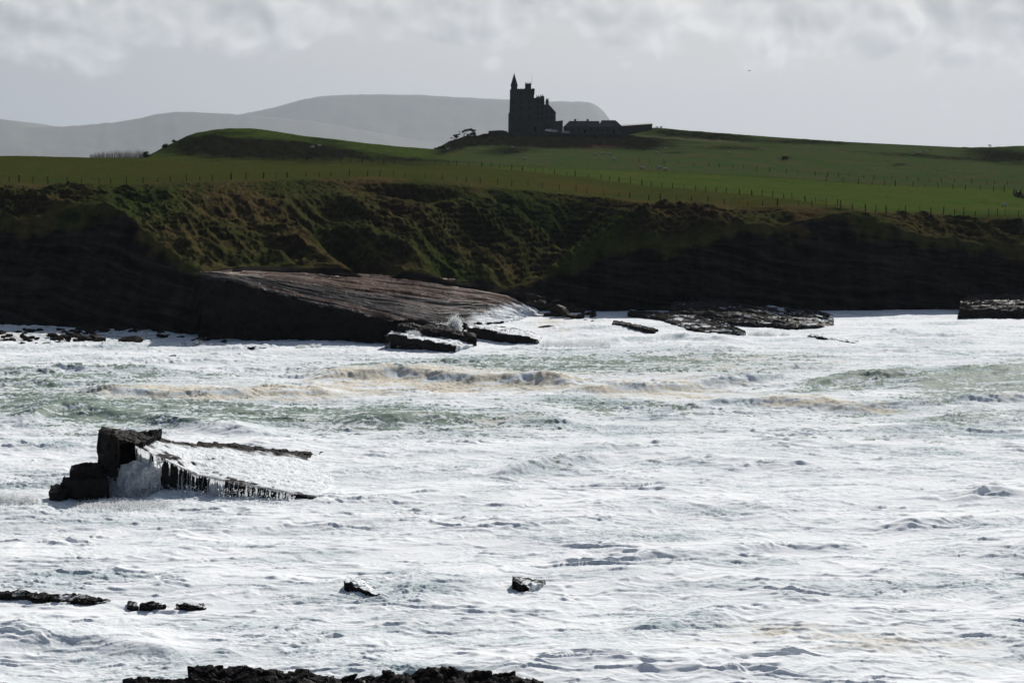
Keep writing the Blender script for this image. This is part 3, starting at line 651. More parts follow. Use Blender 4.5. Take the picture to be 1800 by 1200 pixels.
ledge('rock_slab', [(1170, 556, 379), (1230, 561, 374), (1300, 567, 366), (1380, 576, 355), (1440, 575, 357), (1465, 572, 361)], [(1185, 534, 396), (1230, 528, 398), (1290, 534, 399), (1370, 543, 398), (1430, 550, 392), (1465, 560, 384)],
      'largest ribbed dark slab at the foot of the right hand cliff', seed=440, n=260, nf=16, nt=70, amp=.3, block=1.8, bamp=.35, bed=.7, ta=.45, colf=grey_col, foam=wetfoam(.78, .9, 33, 2.2))
ledge('rock_slab', [(1105, 551, 386), (1160, 559, 377), (1205, 577, 353), (1250, 583, 346), (1300, 587, 342)], [(1108, 545, 394), (1170, 549, 386), (1220, 556, 376), (1275, 570, 358), (1310, 583, 344)],
      'long dark slab sloping into white water in front of the largest ribbed slab', seed=450, n=220, nf=16, nt=50, amp=.3, block=1.8, bamp=.35, bed=.35, ta=.4, colf=grey_col, foam=wetfoam(.62, .9, 9, 2.5))
ledge('rock_ledge', [(1076, 567, 362), (1100, 572, 356), (1150, 580, 346)], [(1080, 564, 368), (1110, 568, 364), (1155, 578, 350)], 'thin black ledge in the surf left of the long dark slab', seed=460, n=90, nf=12, nt=16, amp=.2, block=1.2, bamp=.25)
ledge('rock_ledge', [(1418, 590, 336), (1450, 595, 331), (1505, 602, 326)], [(1425, 588, 342), (1460, 592, 339), (1508, 600, 330)], 'short black ledge with small waterfalls, out from the right hand slabs', seed=470, n=90, nf=12, nt=16, amp=.2, block=1.0, bamp=.25, foam=wetfoam(.4, .9, 10))
ledge('rock_slab', [(1686, 542, 381), (1720, 543, 380), (1760, 544, 380), (1830, 546, 380), (1950, 550, 380)], [(1690, 530, 402), (1720, 524, 404), (1770, 520, 406), (1830, 522, 406), (1950, 530, 404)],
      'black ridged slab at the right edge below the cliff', seed=480, n=200, nf=16, nt=50, amp=.5, block=2.6, bamp=.45, bed=.8, ta=.4, colf=grey_col, foam=wetfoam(.85, .7, 12))
# the wedge-shaped sea stack with waterfalls
def wedge_foam(A, ss, tt, top):
    n = fbm3(A[..., 0] / 1.3, A[..., 1] / 1.3, A[..., 2], 4, 15) * 1.5
    rim = sstep(.90, .80, tt + .10 * n) * sstep(.02, .10, tt)
    f_ = top * rim * sstep(.02, .12, ss + .06 * n) * sstep(-.22, .05, n + .9 * ss - .42 + .9 * sstep(.10, .42, tt) - .45 * sstep(.75, .95, tt))
    return f_ * .97
def wedge_col(A, ss, tt, c, st, top): return c * (1.0 + .8 * np.clip(st, 0, 1)[..., None] * top[..., None]) if not np.isscalar(st) else c
wz = lambda v, Y: (v, Y)
wedge = empty('wedge_rock', tuple(P(320, 860, 178)), 'wedge shaped black rock with water pouring off its front edge, left of centre', 'rock')
wl = np.array(wedge.location)
def child_rel(o):
    o.matrix_parent_inverse = Matrix.Translation(-Vector(wedge.location)); return o
child_rel(ledge('slab', [(238, 786, 177.5), (262, 797, 177), (300, 815, 176.5), (345, 838, 176), (385, 846, 174.6), (440, 856, 173.4), (500, 867, 172.4), (556, 877, 171.6)],
      [(236, 765, 183), (280, 771, 186), (345, 779, 190), (380, 776, 193), (450, 785, 196), (500, 791, 198), (560, 799, 200), (610, 806, 200)], None, seed=500, n=420, nf=44, nt=100, amp=.16, block=.8, bamp=.20, bed=.05, base=-1.2, lean=.35, ta=.45, foam=wedge_foam, parent=wedge))
child_rel(ledge('pillar', [(174, 758, 179), (184, 762, 177), (196, 764, 176.2), (204, 768, 176)], [(176, 751, 184), (196, 754, 184), (204, 756, 184), (212, 760, 184)], None, seed=510, n=70, nf=90, nt=30, amp=.22, block=.9, bamp=.28, base=-1.2, lean=.5, parent=wedge))
child_rel(ledge('overhang', [(202, 770, 176.6), (215, 772, 177), (240, 780, 177.6), (250, 784, 178)], [(198, 753, 184), (230, 758, 185), (262, 765, 185), (284, 770, 186)], None, seed=515, n=90, nf=14, nt=40, amp=.15, block=.8, bamp=.2, base=4.4, lean=-.2, parent=wedge))
child_rel(ledge('back_rim', [(232, 768, 182.5), (262, 769, 184), (283, 774, 185)], [(230, 756, 184.5), (260, 761, 186), (290, 771, 187.5)], None, seed=517, n=80, nf=10, nt=20, amp=.15, block=.8, bamp=.2, base=2.6, lean=.2, parent=wedge))
child_rel(ledge('back_wall', [(200, 775, 181.5), (222, 776, 181.6), (246, 786, 181.8)], [(200, 765, 183.5), (222, 766, 184), (250, 778, 184.5)], None, seed=518, n=60, nf=30, nt=10, amp=.2, block=.9, bamp=.3, base=-1.2, lean=.1, parent=wedge))
child_rel(ledge('back_ridge', [(345, 781, 190.2), (400, 786, 192.5), (470, 794, 195), (580, 801, 200)], [(347, 775, 191.2), (400, 779, 194), (470, 788, 196.6), (575, 797, 201)], None, seed=519, n=160, nf=6, nt=10, amp=.14, block=1.0, bamp=.24, base=-.2, lean=.1, parent=wedge))
for (f_, b_, sd) in [([(124, 824, 176), (150, 822, 175), (178, 822, 175.5)], [(130, 817, 179), (155, 815, 179.5), (180, 814, 180)], 520), ([(108, 846, 174.5), (140, 848, 173), (190, 846, 173.5)], [(112, 838, 177), (145, 836, 177), (186, 832, 177.5)], 530), ([(88, 862, 173.5), (100, 863, 172.8), (116, 862, 173)], [(90, 855, 175.2), (102, 853, 175.4), (116, 855, 175.2)], 540)]:
    ledge('boulder', f_, b_, {520: 'blocky black boulder leaning on the foot of the wedge rock pillar', 530: 'broad dark boulder under the pillar of the wedge rock', 540: 'small grey boulder at the left end of the wedge rock'}[sd], 'boulder', seed=sd, n=60, nf=24, nt=24, amp=.22, block=1.0, bamp=.25, lean=.5)
# small rocks out in the foam
ledge('sea_rock', [(606, 1020, 134.6), (620, 1027, 133.8), (645, 1038, 132.8), (668, 1047, 132), (684, 1050, 132)], [(611, 1015, 136), (640, 1018, 137.4), (668, 1032, 136), (692, 1046, 134)], 'low dark rock with small waterfalls on its front edge, bottom centre', seed=550, n=110, nf=20, nt=30, amp=.12, block=.5, bamp=.16, foam=lambda A, ss, tt, top: np.maximum(wetfoam(.42, .95, 22, .7)(A, ss, tt, top), top * sstep(.12, .3, tt)), lean=.2)
ledge('sea_rock', [(902, 1019, 136.0), (914, 1026, 135.3), (930, 1032, 135.0)], [(904, 1014, 137), (925, 1015, 138), (958, 1019, 137.4)], 'small dark rock awash, right of the low rock with waterfalls', seed=560, n=70, nf=20, nt=26, amp=.12, block=.5, bamp=.16, foam=wetfoam(.5, .95, 23, .6), lean=.2)
ledge('sea_rock', [(-60, 1042, 132), (0, 1045, 131.6), (60, 1050, 131), (110, 1051, 131), (150, 1054, 130.8), (192, 1058, 131.4)], [(-60, 1030, 134), (0, 1034, 133.6), (60, 1041, 133), (110, 1043, 132.8), (150, 1045, 132.6), (192, 1055, 132.2)], 'long ragged black rock at the lower left edge', seed=570, n=200, nf=16, nt=30, amp=.25, block=.6, bamp=.25, foam=wetfoam(.72, .9, 24, .8), lean=.2)
for i, (u0, u1, v1, hh, lb) in enumerate([(226, 241, 1066, 5, 'small pointed black rock just right of the long ragged rock'), (248, 292, 1067, 7, 'jagged black rock, second right of the long ragged rock'), (308, 362, 1066, 3, 'flat broken rock almost covered by foam, right of the jagged one')]):
    Y0 = float(seaY(v1)) - .12; ledge('sea_rock', [(u0, v1 - hh * .5, Y0 - .2), ((u0 + u1) / 2, v1 - hh * .5, Y0 - .5), (u1, v1 - hh * .3, Y0)], [(u0 + 1, v1 - hh, Y0 + 1), (u0 * .6 + u1 * .4, v1 - hh * 1.2, Y0 + 1.2), (u1 - 1, v1 - hh * .6, Y0 + 1)], lb, seed=580 + i * 7, n=50, nf=10, nt=16, amp=.22, block=.5, bamp=.22, foam=wetfoam(.66, .9, 25 + i, .5))
for (u0, u1, v1, hh, lb) in [(58, 86, 652, 7, 'small black rock peak in the white water near the left edge'), (296, 316, 628, 5, 'tiny dark rock in the surf below the cliff cave'), (420, 470, 614, 6, 'low dark rock at the waterline under the left cliff')]:
    Y0 = float(seaY(v1)); ledge('sea_rock', [(u0, v1 - 1, Y0 - .6), ((u0 + u1) / 2, v1 - hh * .4, Y0 - 1.4), (u1, v1 - 1, Y0)], [(u0 + 3, v1 - hh * .5, Y0 + 1), (u0 * .4 + u1 * .6, v1 - hh, Y0 + 1.6), (u1 - 2, v1 - hh * .4, Y0 + 1)], lb, seed=600 + int(u0), n=40, nf=8, nt=12, amp=.3, block=1., bamp=.25)
# near rocks along the bottom edge: steep jagged seaward faces
ledge('foreground_rock', [(330, 1290, 99), (450, 1290, 99), (700, 1290, 99), (1010, 1300, 99)], [(338, 1172, 106), (345, 1170, 106), (440, 1171, 106), (500, 1178, 106), (545, 1178, 106), (560, 1184, 106), (640, 1188, 106), (670, 1186, 106), (676, 1180, 106), (730, 1184, 106), (742, 1176, 106), (790, 1173, 106), (850, 1180, 106), (900, 1184, 106), (975, 1203, 106)],
      'long jagged black rock along the bottom edge', seed=640, n=420, nf=10, nt=110, amp=.22, block=.55, bamp=.26, lean=1)
ledge('foreground_rock', [(200, 1300, 99), (300, 1300, 99), (400, 1300, 99)], [(210, 1199, 104), (225, 1192, 104), (280, 1191, 104), (340, 1193, 104), (400, 1197, 104)], 'low black rock at the bottom edge, left of the long jagged one', seed=650, n=120, nf=10, nt=80, amp=.18, block=.5, bamp=.2, lean=1)

# boulders: one shared set of shapes, each boulder an object
bmeshes = []
for k in range(5):
    bm = bmesh.new(); bmesh.ops.create_icosphere(bm, subdivisions=3, radius=.5)
    pts = np.array([v.co[:] for v in bm.verts]); r = np.random.default_rng(k)
    for q in range(14):
        nrm = r.normal(size=3); nrm /= np.linalg.norm(nrm); dd = r.uniform(.26, .42); ov = np.maximum(pts @ nrm - dd, 0); pts -= ov[:, None] * nrm
    pts += .03 * np.stack([fbm3(pts[:, 0] * 5, pts[:, 1] * 5, pts[:, 2] * 5, 3, k + j) for j in range(3)], -1)
    for v, p_ in zip(bm.verts, pts): v.co = p_
    me = bpy.data.meshes.new('boulder'); bm.to_mesh(me); bm.free()
    a = me.color_attributes.new('Col', 'FLOAT_COLOR', 'POINT'); cc = np.ones((len(me.vertices), 4), np.float32); cc[:, :3] = [.026, .022, .018]; a.data.foreach_set('color', cc.ravel())
    me.materials.append(M['rock']); bmeshes.append(me)
def boulder(u, v, Y, size, label, group, sq=.65):
    o = bpy.data.objects.new('boulder', random.choice(bmeshes)); C.objects.link(o); p = P(u, v, Y)
    o.location = p; o.rotation_euler = (random.uniform(-.4, .4), random.uniform(-.4, .4), random.uniform(0, 6.3)); s_ = size
    o.scale = (s_ * random.uniform(.9, 1.6), s_ * random.uniform(.8, 1.2), s_ * sq * random.uniform(.7, 1.1)); tag(o, label, 'boulder', group)
for i in range(95):
    v = random.uniform(578, 607); boulder(random.uniform(-15, 110) if i < 36 else random.uniform(100, 175), v, seaY(v), random.uniform(.7, 1.9), 'dark wet boulder in the foamy heap by the left edge, under the cliff', 'boulders heaped by the left edge under the cliff')
for i in range(26):
    v = random.uniform(578, 603); boulder(random.uniform(150, 420), v, seaY(v), random.uniform(1.4, 4.2), 'black boulder in the shaded surf at the mouth of the left cliff cave', 'boulders in the shaded surf of the left cliff', .5)
for i in range(34):
    t = random.random(); u = 925 + 125 * t; v = 520 + 42 * t + random.uniform(-9, 10); boulder(u, v, 392 - 16 * max(0, (v - 525) / 40) + random.uniform(-2, 2), random.uniform(1.0, 3.0), 'brown boulder in the gully mouth between the rock shelf and the right cliff', 'boulders in the gully mouth')
for (u, v, s_, lb) in [(975, 556, 5.0, 'large flat brown rock amid tan foam at the gully mouth'), (1010, 548, 4.2, 'second large brown rock, close under the gully'), (960, 576, 3.0, 'low dark rock in the foam below the gully mouth boulders'), (1035, 552, 4.4, 'dark rock block at the right side of the gully mouth')]:
    boulder(u, v, seaY(v), s_, lb, None, .45)

# ------------------------------------------------------------------ white water: falls and spray
def shards(n, fn, smin, smax, name, label, cat, seed, parent=None, kind='stuff'):
    r = np.random.default_rng(seed); cpos, sc2 = fn(r, n); size = r.uniform(smin, smax, n)[:, None, None] * sc2[:, None, None]
    T = np.array([[1, 1, 1], [-1, -1, 1], [-1, 1, -1], [1, -1, -1]]) * .5
    V = cpos[:, None, :] + (T[None] + r.normal(size=(n, 4, 3)) * .25) * size
    Fi = np.array([[0, 1, 2], [0, 3, 1], [0, 2, 3], [1, 3, 2]])
    Fa = (np.arange(n)[:, None, None] * 4 + Fi[None]).reshape(-1, 3)
    o = from_arrays(name, V.reshape(-1, 3), Fa, M['spray'], parent=parent, smooth=False)
    if parent is None: tag(o, label, cat, kind=kind)
    return o
def plume(u, v, Y, wu, hv, jets, up=1.0, lean=0.0, gam=1.6):
    m = Y / F
    def f(r, n):
        j = r.integers(0, jets, n); jr = np.random.default_rng(int(u)); jx = jr.uniform(-1, 1, jets); jh = jr.uniform(.35, 1, jets) * (1 - .5 * np.abs(jx)); ja = jr.normal(0, .25, jets)
        t = r.random(n) ** gam; hh = t * jh[j] * hv * m
        x = jx[j] * wu * m + ja[j] * hh + r.normal(size=n) * (.10 + .30 * t) * wu * m * .35 + lean * hh
        y = r.normal(size=n) * wu * m * .3; p0 = P(u, v, Y)
        return np.stack([p0[0] + x, p0[1] + y, p0[2] + hh + r.normal(size=n) * .1], -1), (1.25 - t)
    return f
shards(9000, plume(798, 583, 332, 30, 34, 12), .08, .30, 'sea_spray', 'white spray bursting up at the tip of the big rock shelf', 'spray', 1)
shards(3500, plume(716, 590, 322, 26, 16, 8, lean=-.4), .06, .22, 'sea_spray', 'thin white spray left of the bigger burst on the black ledges', 'spray', 2)
shards(5000, plume(545, 613, 318, 22, 12, 9), .06, .24, 'sea_spray', 'small white splash against the foot of the left cliff', 'spray', 3)
shards(2500, plume(690, 609, 318, 12, 12, 6), .06, .22, 'sea_spray', 'small white splash beneath the lower black ledge', 'spray', 12)
shards(4500, plume(1010, 606, 318, 60, 16, 70), .05, .18, 'sea_spray', 'wide veil of spray over a breaker right of the ledges', 'spray', 4)
shards(5000, plume(1352, 592, 345, 34, 18, 30), .06, .20, 'sea_spray', 'white spray between the slabs under the right cliff', 'spray', 5)
shards(4000, plume(1420, 603, 338, 24, 12, 8), .06, .22, 'sea_spray', 'spray on the left end of the short black ledge', 'spray', 13)
shards(9000, plume(15, 888, 171, 45, 34, 40), .04, .15, 'sea_spray', 'churned white spray at the left edge beside the wedge rock', 'spray', 6)
shards(16000, plume(215, 892, 170, 80, 14, 26), .04, .14, 'sea_spray', 'foaming splash along the foot of the wedge rock', 'spray', 7)
shards(3000, plume(350, 607, 322, 28, 12, 8), .06, .22, 'sea_spray', 'tan splash at the mouth of the cliff cave', 'spray', 11)
# waterfalls off the wedge: ragged strands from the front edge down to the sea
def strands(name, edge, n, seed, wmin, wmax, parent, dens=None):
    r = random.Random(seed); e = resample(edge, 400); mb_v = []; mb_f = []
    for i in range(n):
        t = min(.999, max(0, (int(r.random() * 37) + .5) / 37 + r.gauss(0, .011))); k = int(t * 399)
        if dens and r.random() > dens(e[k, 0]): continue
        p0 = P(e[k, 0], e[k, 1], e[k, 2]); wd = r.uniform(wmin, wmax) * (1.6 if r.random() < .12 else 1); m_ = 9
        ph = r.uniform(0, 9); out = r.uniform(.25, .7); y0 = p0[1] - .1
        zt = p0[2] + .22 - (r.uniform(.1, .55) * p0[2] if r.random() < .3 else 0); drift = r.gauss(0, .16); y0 -= .12 if zt < p0[2] else 0; zb = -.3; frac = 1.0 if r.random() < .8 else r.uniform(.5, .9)
        b0_ = len(mb_v)
        for q in range(m_ + 1):
            s_ = q / m_; z = zt + (zb - zt) * s_ * frac; y = y0 + .5 * (1 - s_) ** 4 - out * s_ ** .6 - .15
            wv = wd * (.5 + .6 * s_ + .35 * math.sin(ph + s_ * 7)) * (1 if frac == 1 else (1 - s_ * .8)); xx = p0[0] + .10 * math.sin(ph * 2 + s_ * 3) + drift * s_
            mb_v += [(xx - wv / 2, y, z), (xx, y - wv * .35, z), (xx + wv / 2, y, z), (xx, y + .04, z)]
        for q in range(m_):
            a = b0_ + q * 4
            for c in range(4): mb_f.append((a + c, a + (c + 1) % 4, a + 4 + (c + 1) % 4, a + 4 + c))
    return from_arrays(name, mb_v, mb_f, M['foam'], parent=parent)
wedge_edge = [(238, 786, 177.5), (262, 797, 177), (300, 815, 176.5), (345, 838, 176), (385, 846, 174.6), (440, 856, 173.4), (520, 871, 172.1)]
def veil(edge, nu, nv, seed, thr):
    e = resample(edge, nu); p0 = P(e[:, 0], e[:, 1], e[:, 2]); sv = np.linspace(0, 1, nv)[:, None]; zt = p0[None, :, 2] + .2; zz0 = zt * (1 - sv) - .25 * sv
    x = p0[None, :, 0] + 0 * sv; fl = noise2(x / .26 + .5 * noise2(x / .8, zz0 / 2.5, seed), zz0 / 6, seed + 1) + .5 * noise2(x / .11, zz0 / 4.0, seed + 2) + .75 * noise2(x / .9, zz0 / 6, seed + 3)
    y = p0[None, :, 1] - .22 - .55 * sv ** .6 - .16 * fl - .15 * sv; x = x + .10 * noise2(x / .6, zz0 / 1.2, seed + 4)
    A = np.stack([x, y, zz0], -1); Fq = grid_faces(nv, nu); t_ = thr(e[:, 0])[None, :] + .35 * np.abs(sv - .55) * 0 - .45 * sstep(.8, 1, sv) - .5 * sstep(.12, 0, sv)
    keep = (fl > t_).ravel()[Fq].sum(1) >= 2
    return from_arrays('waterfall', A, Fq[keep], M['foam'], parent=wedge)
child_rel(veil(wedge_edge, 900, 46, 61, lambda u: np.where(u < 284, -.35, np.where((u > 370) & (u < 396), -.4, .34 + .30 * np.sin(u * .11)))))
child_rel(strands('waterfall', wedge_edge, 70, 5, .02, .07, wedge, lambda u: .8))
cas = []
wedge_e2 = resample(wedge_edge, 400)
def heap(r, n):
    a = r.random(n); u = 190 + 76 * r.random(n); z = 2.5 * (1 - a ** .8) * (1 - .25 * np.abs(u - 225) / 40)
    p0 = P(u, 868, 175.5); return np.stack([p0[:, 0] + r.normal(size=n) * .12, p0[:, 1] + 1.4 - 3.0 * a + r.normal(size=n) * .25, z + r.normal(size=n) * .12], -1), np.ones(n)
su = np.linspace(0, 1, 150)[None] * np.ones((110, 1)); sv = np.linspace(0, 1, 110)[:, None] * np.ones((1, 150))
cu = 188 + 84 * su - 14 * (1 - sv) * (1 - su) + 18 * (1 - sv); pc = P(cu, 868 + 0 * cu, 175.5)
ztop = (1.0 + 1.75 * sstep(0, .3, su) + .25 * su) ; hz_ = ztop * (1 - sv ** 1.3) - .25 * sv
yo = 177.0 - .3 * su - (.3 + 2.4 * sv ** .8) * np.sin(np.clip(su * 1.05, 0, 1) * 3.0) ** .5
fl = ridged2(pc[..., 0] / .55 + .5 * noise2(pc[..., 0], hz_, 4), hz_ / 2.6, 3, 441, .6); fl2 = fbm2(pc[..., 0] / .3, hz_ / .35, 3, 443, .65); bl = noise2(pc[..., 0] / 1.1, hz_ / 1.0, 445)
yo = yo - .55 * fl - .28 * fl2 - .5 * bl; hz_ = hz_ + .22 * fl2 * sv + .5 * bl * (1 - sv)
child_rel(from_arrays('cascade', np.stack([pc[..., 0] + .15 * fl2, yo, hz_], -1), grid_faces(110, 150), M['foam'], parent=wedge))
child_rel(shards(1100, lambda r, n: (lambda k: (P(wedge_e2[k, 0], wedge_e2[k, 1], wedge_e2[k, 2]) * np.array([1, 1, 0]) + np.stack([r.normal(size=n) * .15, -1.1 + r.normal(size=n) * .35, r.random(n) ** 2 * .9], -1), np.ones(n)))(r.integers(0, 400, n)), .03, .12, 'splash', '', '', 22, parent=wedge))
child_rel(shards(5000, heap, .04, .15, 'droplets', '', '', 21, parent=wedge))
strands_s = strands('waterfall', [(606, 1030, 135.5), (625, 1041, 134.5), (650, 1049, 133.5), (672, 1056, 132.9)], 60, 8, .03, .08, None)
tag(strands_s, 'thin white trickles off the low rock at bottom centre', 'waterfall', kind='stuff')
tag(strands('waterfall', [(1425, 592, 346), (1450, 600, 342), (1480, 603, 340)], 26, 9, .1, .3, None), 'white trickles off the short black ledge under the right cliff', 'waterfall', kind='stuff')

# ------------------------------------------------------------------ castle and its farm buildings
CY = 1000.0; mz = CY / F / 5.294
def zx(x): return float(P(850 + x / 5.294, 235, CY)[0])
def zz_(y): return float(P(900, 110 + y / 5.294, CY)[2])
castle_loc = (zx(400), CY, zz_(640))
castle = empty('castle', castle_loc, 'dark stone castle with a spired turret standing alone on the hill', 'castle')
def cx(x): return zx(x) - castle_loc[0]
def cz(y): return zz_(y) - castle_loc[2]
m = MB()
m.prism([(cx(234), cz(660)), (cx(470), cz(660)), (cx(470), cz(252)), (cx(245), cz(252)), (cx(245), cz(335)), (cx(241), cz(450))], 0, 11)
m.box(cx(234) - .25, cx(262), -.6, .5, cz(660), cz(470), .1)
m.box(cx(455), cx(474), -.5, .4, cz(660), cz(330), .12)
m.build('tower', M['stone'], castle)
m = MB()  # parapet with merlons round the tower top
x0, x1 = cx(300), cx(472)
m.box(x0, x1, -.35, .35, cz(262), cz(248)); m.box(x0, x1, 10.6, 11.3, cz(262), cz(248)); m.box(x1 - .6, x1 + .25, -.35, 11.3, cz(262), cz(248.5)); m.box(x0 - 2.6, x0 - 2.0, .3, 11, cz(262), cz(248.5))
k = x0 + .2
while k < x1 - .5: m.box(k, k + .55, -.3, .25, cz(248.2), cz(242)); m.box(k, k + .55, 10.7, 11.2, cz(248.2), cz(242)); k += 1.0
m.build('parapet', M['stone'], castle)
m = MB(); m.lathe(cx(285), .6, [(.1, cz(350)), (.9, cz(330)), (1.62, cz(305)), (1.66, cz(222)), (1.85, cz(219)), (1.85, cz(215)), (1.6, cz(215))], 18); tur = m.build('turret', M['stone'], castle)
m = MB(); m.lathe(cx(285), .6, [(1.92, cz(216)), (1.55, cz(195)), (.85, cz(150)), (.1, cz(104)), (.02, cz(100))], 18); m.build('spire', M['slate'], tur)
m = MB(); m.lathe(cx(285), .6, [(.05, cz(104)), (.05, cz(86)), (.01, cz(80))], 6); m.lathe(cx(285), .6, [(.01, cz(95)), (.16, cz(93)), (.01, cz(91))], 6); m.build('finial', M['timber'], tur)
m = MB(); m.lathe(cx(461), .2, [(.15, cz(322)), (.45, cz(308)), (.75, cz(290)), (.78, cz(246)), (.7, cz(243)), (0, cz(243))], 12); m.build('bartizan', M['stone'], castle)
def stack(xa, xb, yt, yb, pots, y0=4.2, dy=1.4, potname='chimney_pot'):
    m = MB(); m.box(cx(xa) + .08, cx(xb) - .08, y0, y0 + dy, cz(yb), cz(yt + 9)); m.box(cx(xa), cx(xb), y0 - .08, y0 + dy + .08, cz(yt + 9), cz(yt + 5)); m.box(cx(xa) + .1, cx(xb) - .1, y0, y0 + dy, cz(yt + 5), cz(yt + 3))
    ch = m.build('chimney', M['stone'], castle)
    for px_ in pots:
        m = MB(); m.lathe(cx(px_), y0 + dy / 2, [(.2, cz(yt + 4)), (.15, cz(yt - 8)), (.19, cz(yt - 9)), (.19, cz(yt - 11)), (.1, cz(yt - 11))], 8); m.build(potname, M['stone2'], ch)
stack(385, 445, 190, 262, (394, 414, 434)); stack(528, 566, 306, 420, (533, 550), 4.0, 1.6); stack(490, 528, 312, 420, (496, 515), 4.0, 1.4); stack(578, 608, 340, 420, (588, 600), 3.6, 1.3)
m = MB()  # lower wing with stepped gable falling to the right
m.prism([(cx(471), cz(660)), (cx(672), cz(660)), (cx(672), cz(468)), (cx(607), cz(398)), (cx(578), cz(392)), (cx(566), cz(392)), (cx(566), cz(330)), (cx(527), cz(330)), (cx(527), cz(322)), (cx(497), cz(322)), (cx(497), cz(326)), (cx(471), cz(330))], 1.2, 9.5)
wing = m.build('wing', M['stone'], castle)
m = MB(); m.prism([(cx(607), cz(398)), (cx(676), cz(470)), (cx(676), cz(466)), (cx(609), cz(392))], 1.0, 9.7); m.build('coping', M['stone2'], wing)
m = MB(); m.box(cx(400), cx(560), -2.2, 1.1, cz(660), cz(560)); m.prism([(cx(398), cz(560)), (cx(562), cz(560)), (cx(540), cz(540)), (cx(420), cz(540))], -2.3, 1.1); m.build('porch', M['stone'], castle)
m = MB()
fl = cx(455); m.tube([(cx(450), 5, cz(200)), (cx(450), 5, cz(160)), (cx(453), 5, cz(106))], [.07, .06, .03], 5); m.build('flagpole', M['timber'], castle)
def win(x, y, w_, h_, yy):
    m = MB(); X0, X1 = cx(x) - w_ / 2, cx(x) + w_ / 2; Z0, Z1 = cz(y) - h_ / 2, cz(y) + h_ / 2
    t = .16; m.box(X0 - t, X0, yy - .07, yy + .2, Z0 - t, Z1 + t); m.box(X1, X1 + t, yy - .07, yy + .2, Z0 - t, Z1 + t); m.box(X0, X1, yy - .07, yy + .2, Z1, Z1 + t); m.box(X0, X1, yy - .1, yy + .2, Z0 - t, Z0)
    m.box(cx(x) - .04, cx(x) + .04, yy - .05, yy + .1, Z0, Z1)
    f_ = m.build('window', M['stone2'], castle); g_ = MB(); g_.box(X0, X1, yy - .03, yy + .1, Z0 + .001, Z1 - .001); g_.build('pane', M['glass'], f_)
for yv in (290, 360, 430, 510):
    for xv in (345, 425): win(xv, yv, .9, 1.7, 0)
    win(270, yv + 12, .5, 1.2, 0)
for yv in (365, 420, 475, 525):
    for xv in (505, 545): win(xv, yv, .9, 1.5, 1.2)
for yv in (455, 510): 
    for xv in (590, 635): win(xv, yv, .9, 1.5, 1.2)
m = MB(); m.box(cx(470), cx(490), -2.3, -2.15, cz(640), cz(600)); m.build('door', M['timber'], castle)
m = MB(); m.prism([(cx(625), cz(660)), (cx(736), cz(660)), (cx(736), cz(539)), (cx(672), cz(548)), (cx(625), cz(572))], -3.2, 1.1); m.build('side_wing', M['stone'], castle)

def hip_house(name, label, xa, xb, yt, ye, yb, depth, y0, chim=(), ridge=None, cat='building'):
    loc = (zx((xa + xb) / 2), y0, zz_(yb)); r = empty(name, loc, label, cat)
    A, B = zx(xa) - loc[0], zx(xb) - loc[0]; ze = zz_(ye) - loc[2]; zt = zz_(yt) - loc[2]
    m = MB(); m.box(A + .3, B - .3, 0, depth, -1.5, ze); m.build('wall', M['stone'], r)
    ra, rb = ridge if ridge else (A + depth / 2, B - depth / 2)
    if ridge: ra, rb = zx(ridge[0]) - loc[0], zx(ridge[1]) - loc[0]
    m = MB(); m.add([(A, -.3, ze), (B, -.3, ze), (B, depth + .3, ze), (A, depth + .3, ze), (ra, depth / 2, zt), (rb, depth / 2, zt)], [(0, 1, 5, 4), (1, 2, 5), (2, 3, 4, 5), (3, 0, 4), (0, 3, 2, 1)])
    rf = m.build('roof', M['slate'], r)
    for c_ in chim:
        m = MB(); q = zx(c_) - loc[0]; m.box(q - .5, q + .5, depth / 2 - .4, depth / 2 + .4, zt - .6, zt + .75); m.box(q - .6, q + .6, depth / 2 - .5, depth / 2 + .5, zt + .75, zt + .95); m.build('chimney', M['stone'], rf)
    nW = int((B - A) / 3)
    for k in range(nW):
        xq = A + (k + .5) * (B - A) / nW
        if k == nW // 2:
            m = MB(); m.box(xq - .5, xq + .5, -.06, .05, -1.0, 1.2); m.build('door', M['timber'], r)
        else:
            m = MB(); m.box(xq - .5, xq + .5, -.05, .05, .6, 1.9); wn_o = m.build('window', M['stone2'], r); m = MB(); m.box(xq - .38, xq + .38, -.08, .02, .72, 1.78); m.build('pane', M['glass'], wn_o)
    return r
hip_house('farm_building', 'long low stable block with two chimneys, just right of the castle', 738, 1085, 545, 603, 650, 7.5, 996, (852, 968), (800, 1075))
hip_house('farm_building', 'low hipped outbuilding, second right of the castle, without chimneys', 1060, 1282, 542, 604, 655, 8.5, 986, (), (1090, 1218))
loc = (zx(1420), 990, zz_(650)); lt = empty('lean_to', loc, 'long low lean-to shed at the right end of the castle buildings', 'shed')
m = MB(); m.prism([(zx(1284) - loc[0], -2), (zx(1556) - loc[0], -2), (zx(1556) - loc[0], zz_(576) - loc[2]), (zx(1284) - loc[0], zz_(594) - loc[2])], 0, 5); m.build('wall', M['stone'], lt)
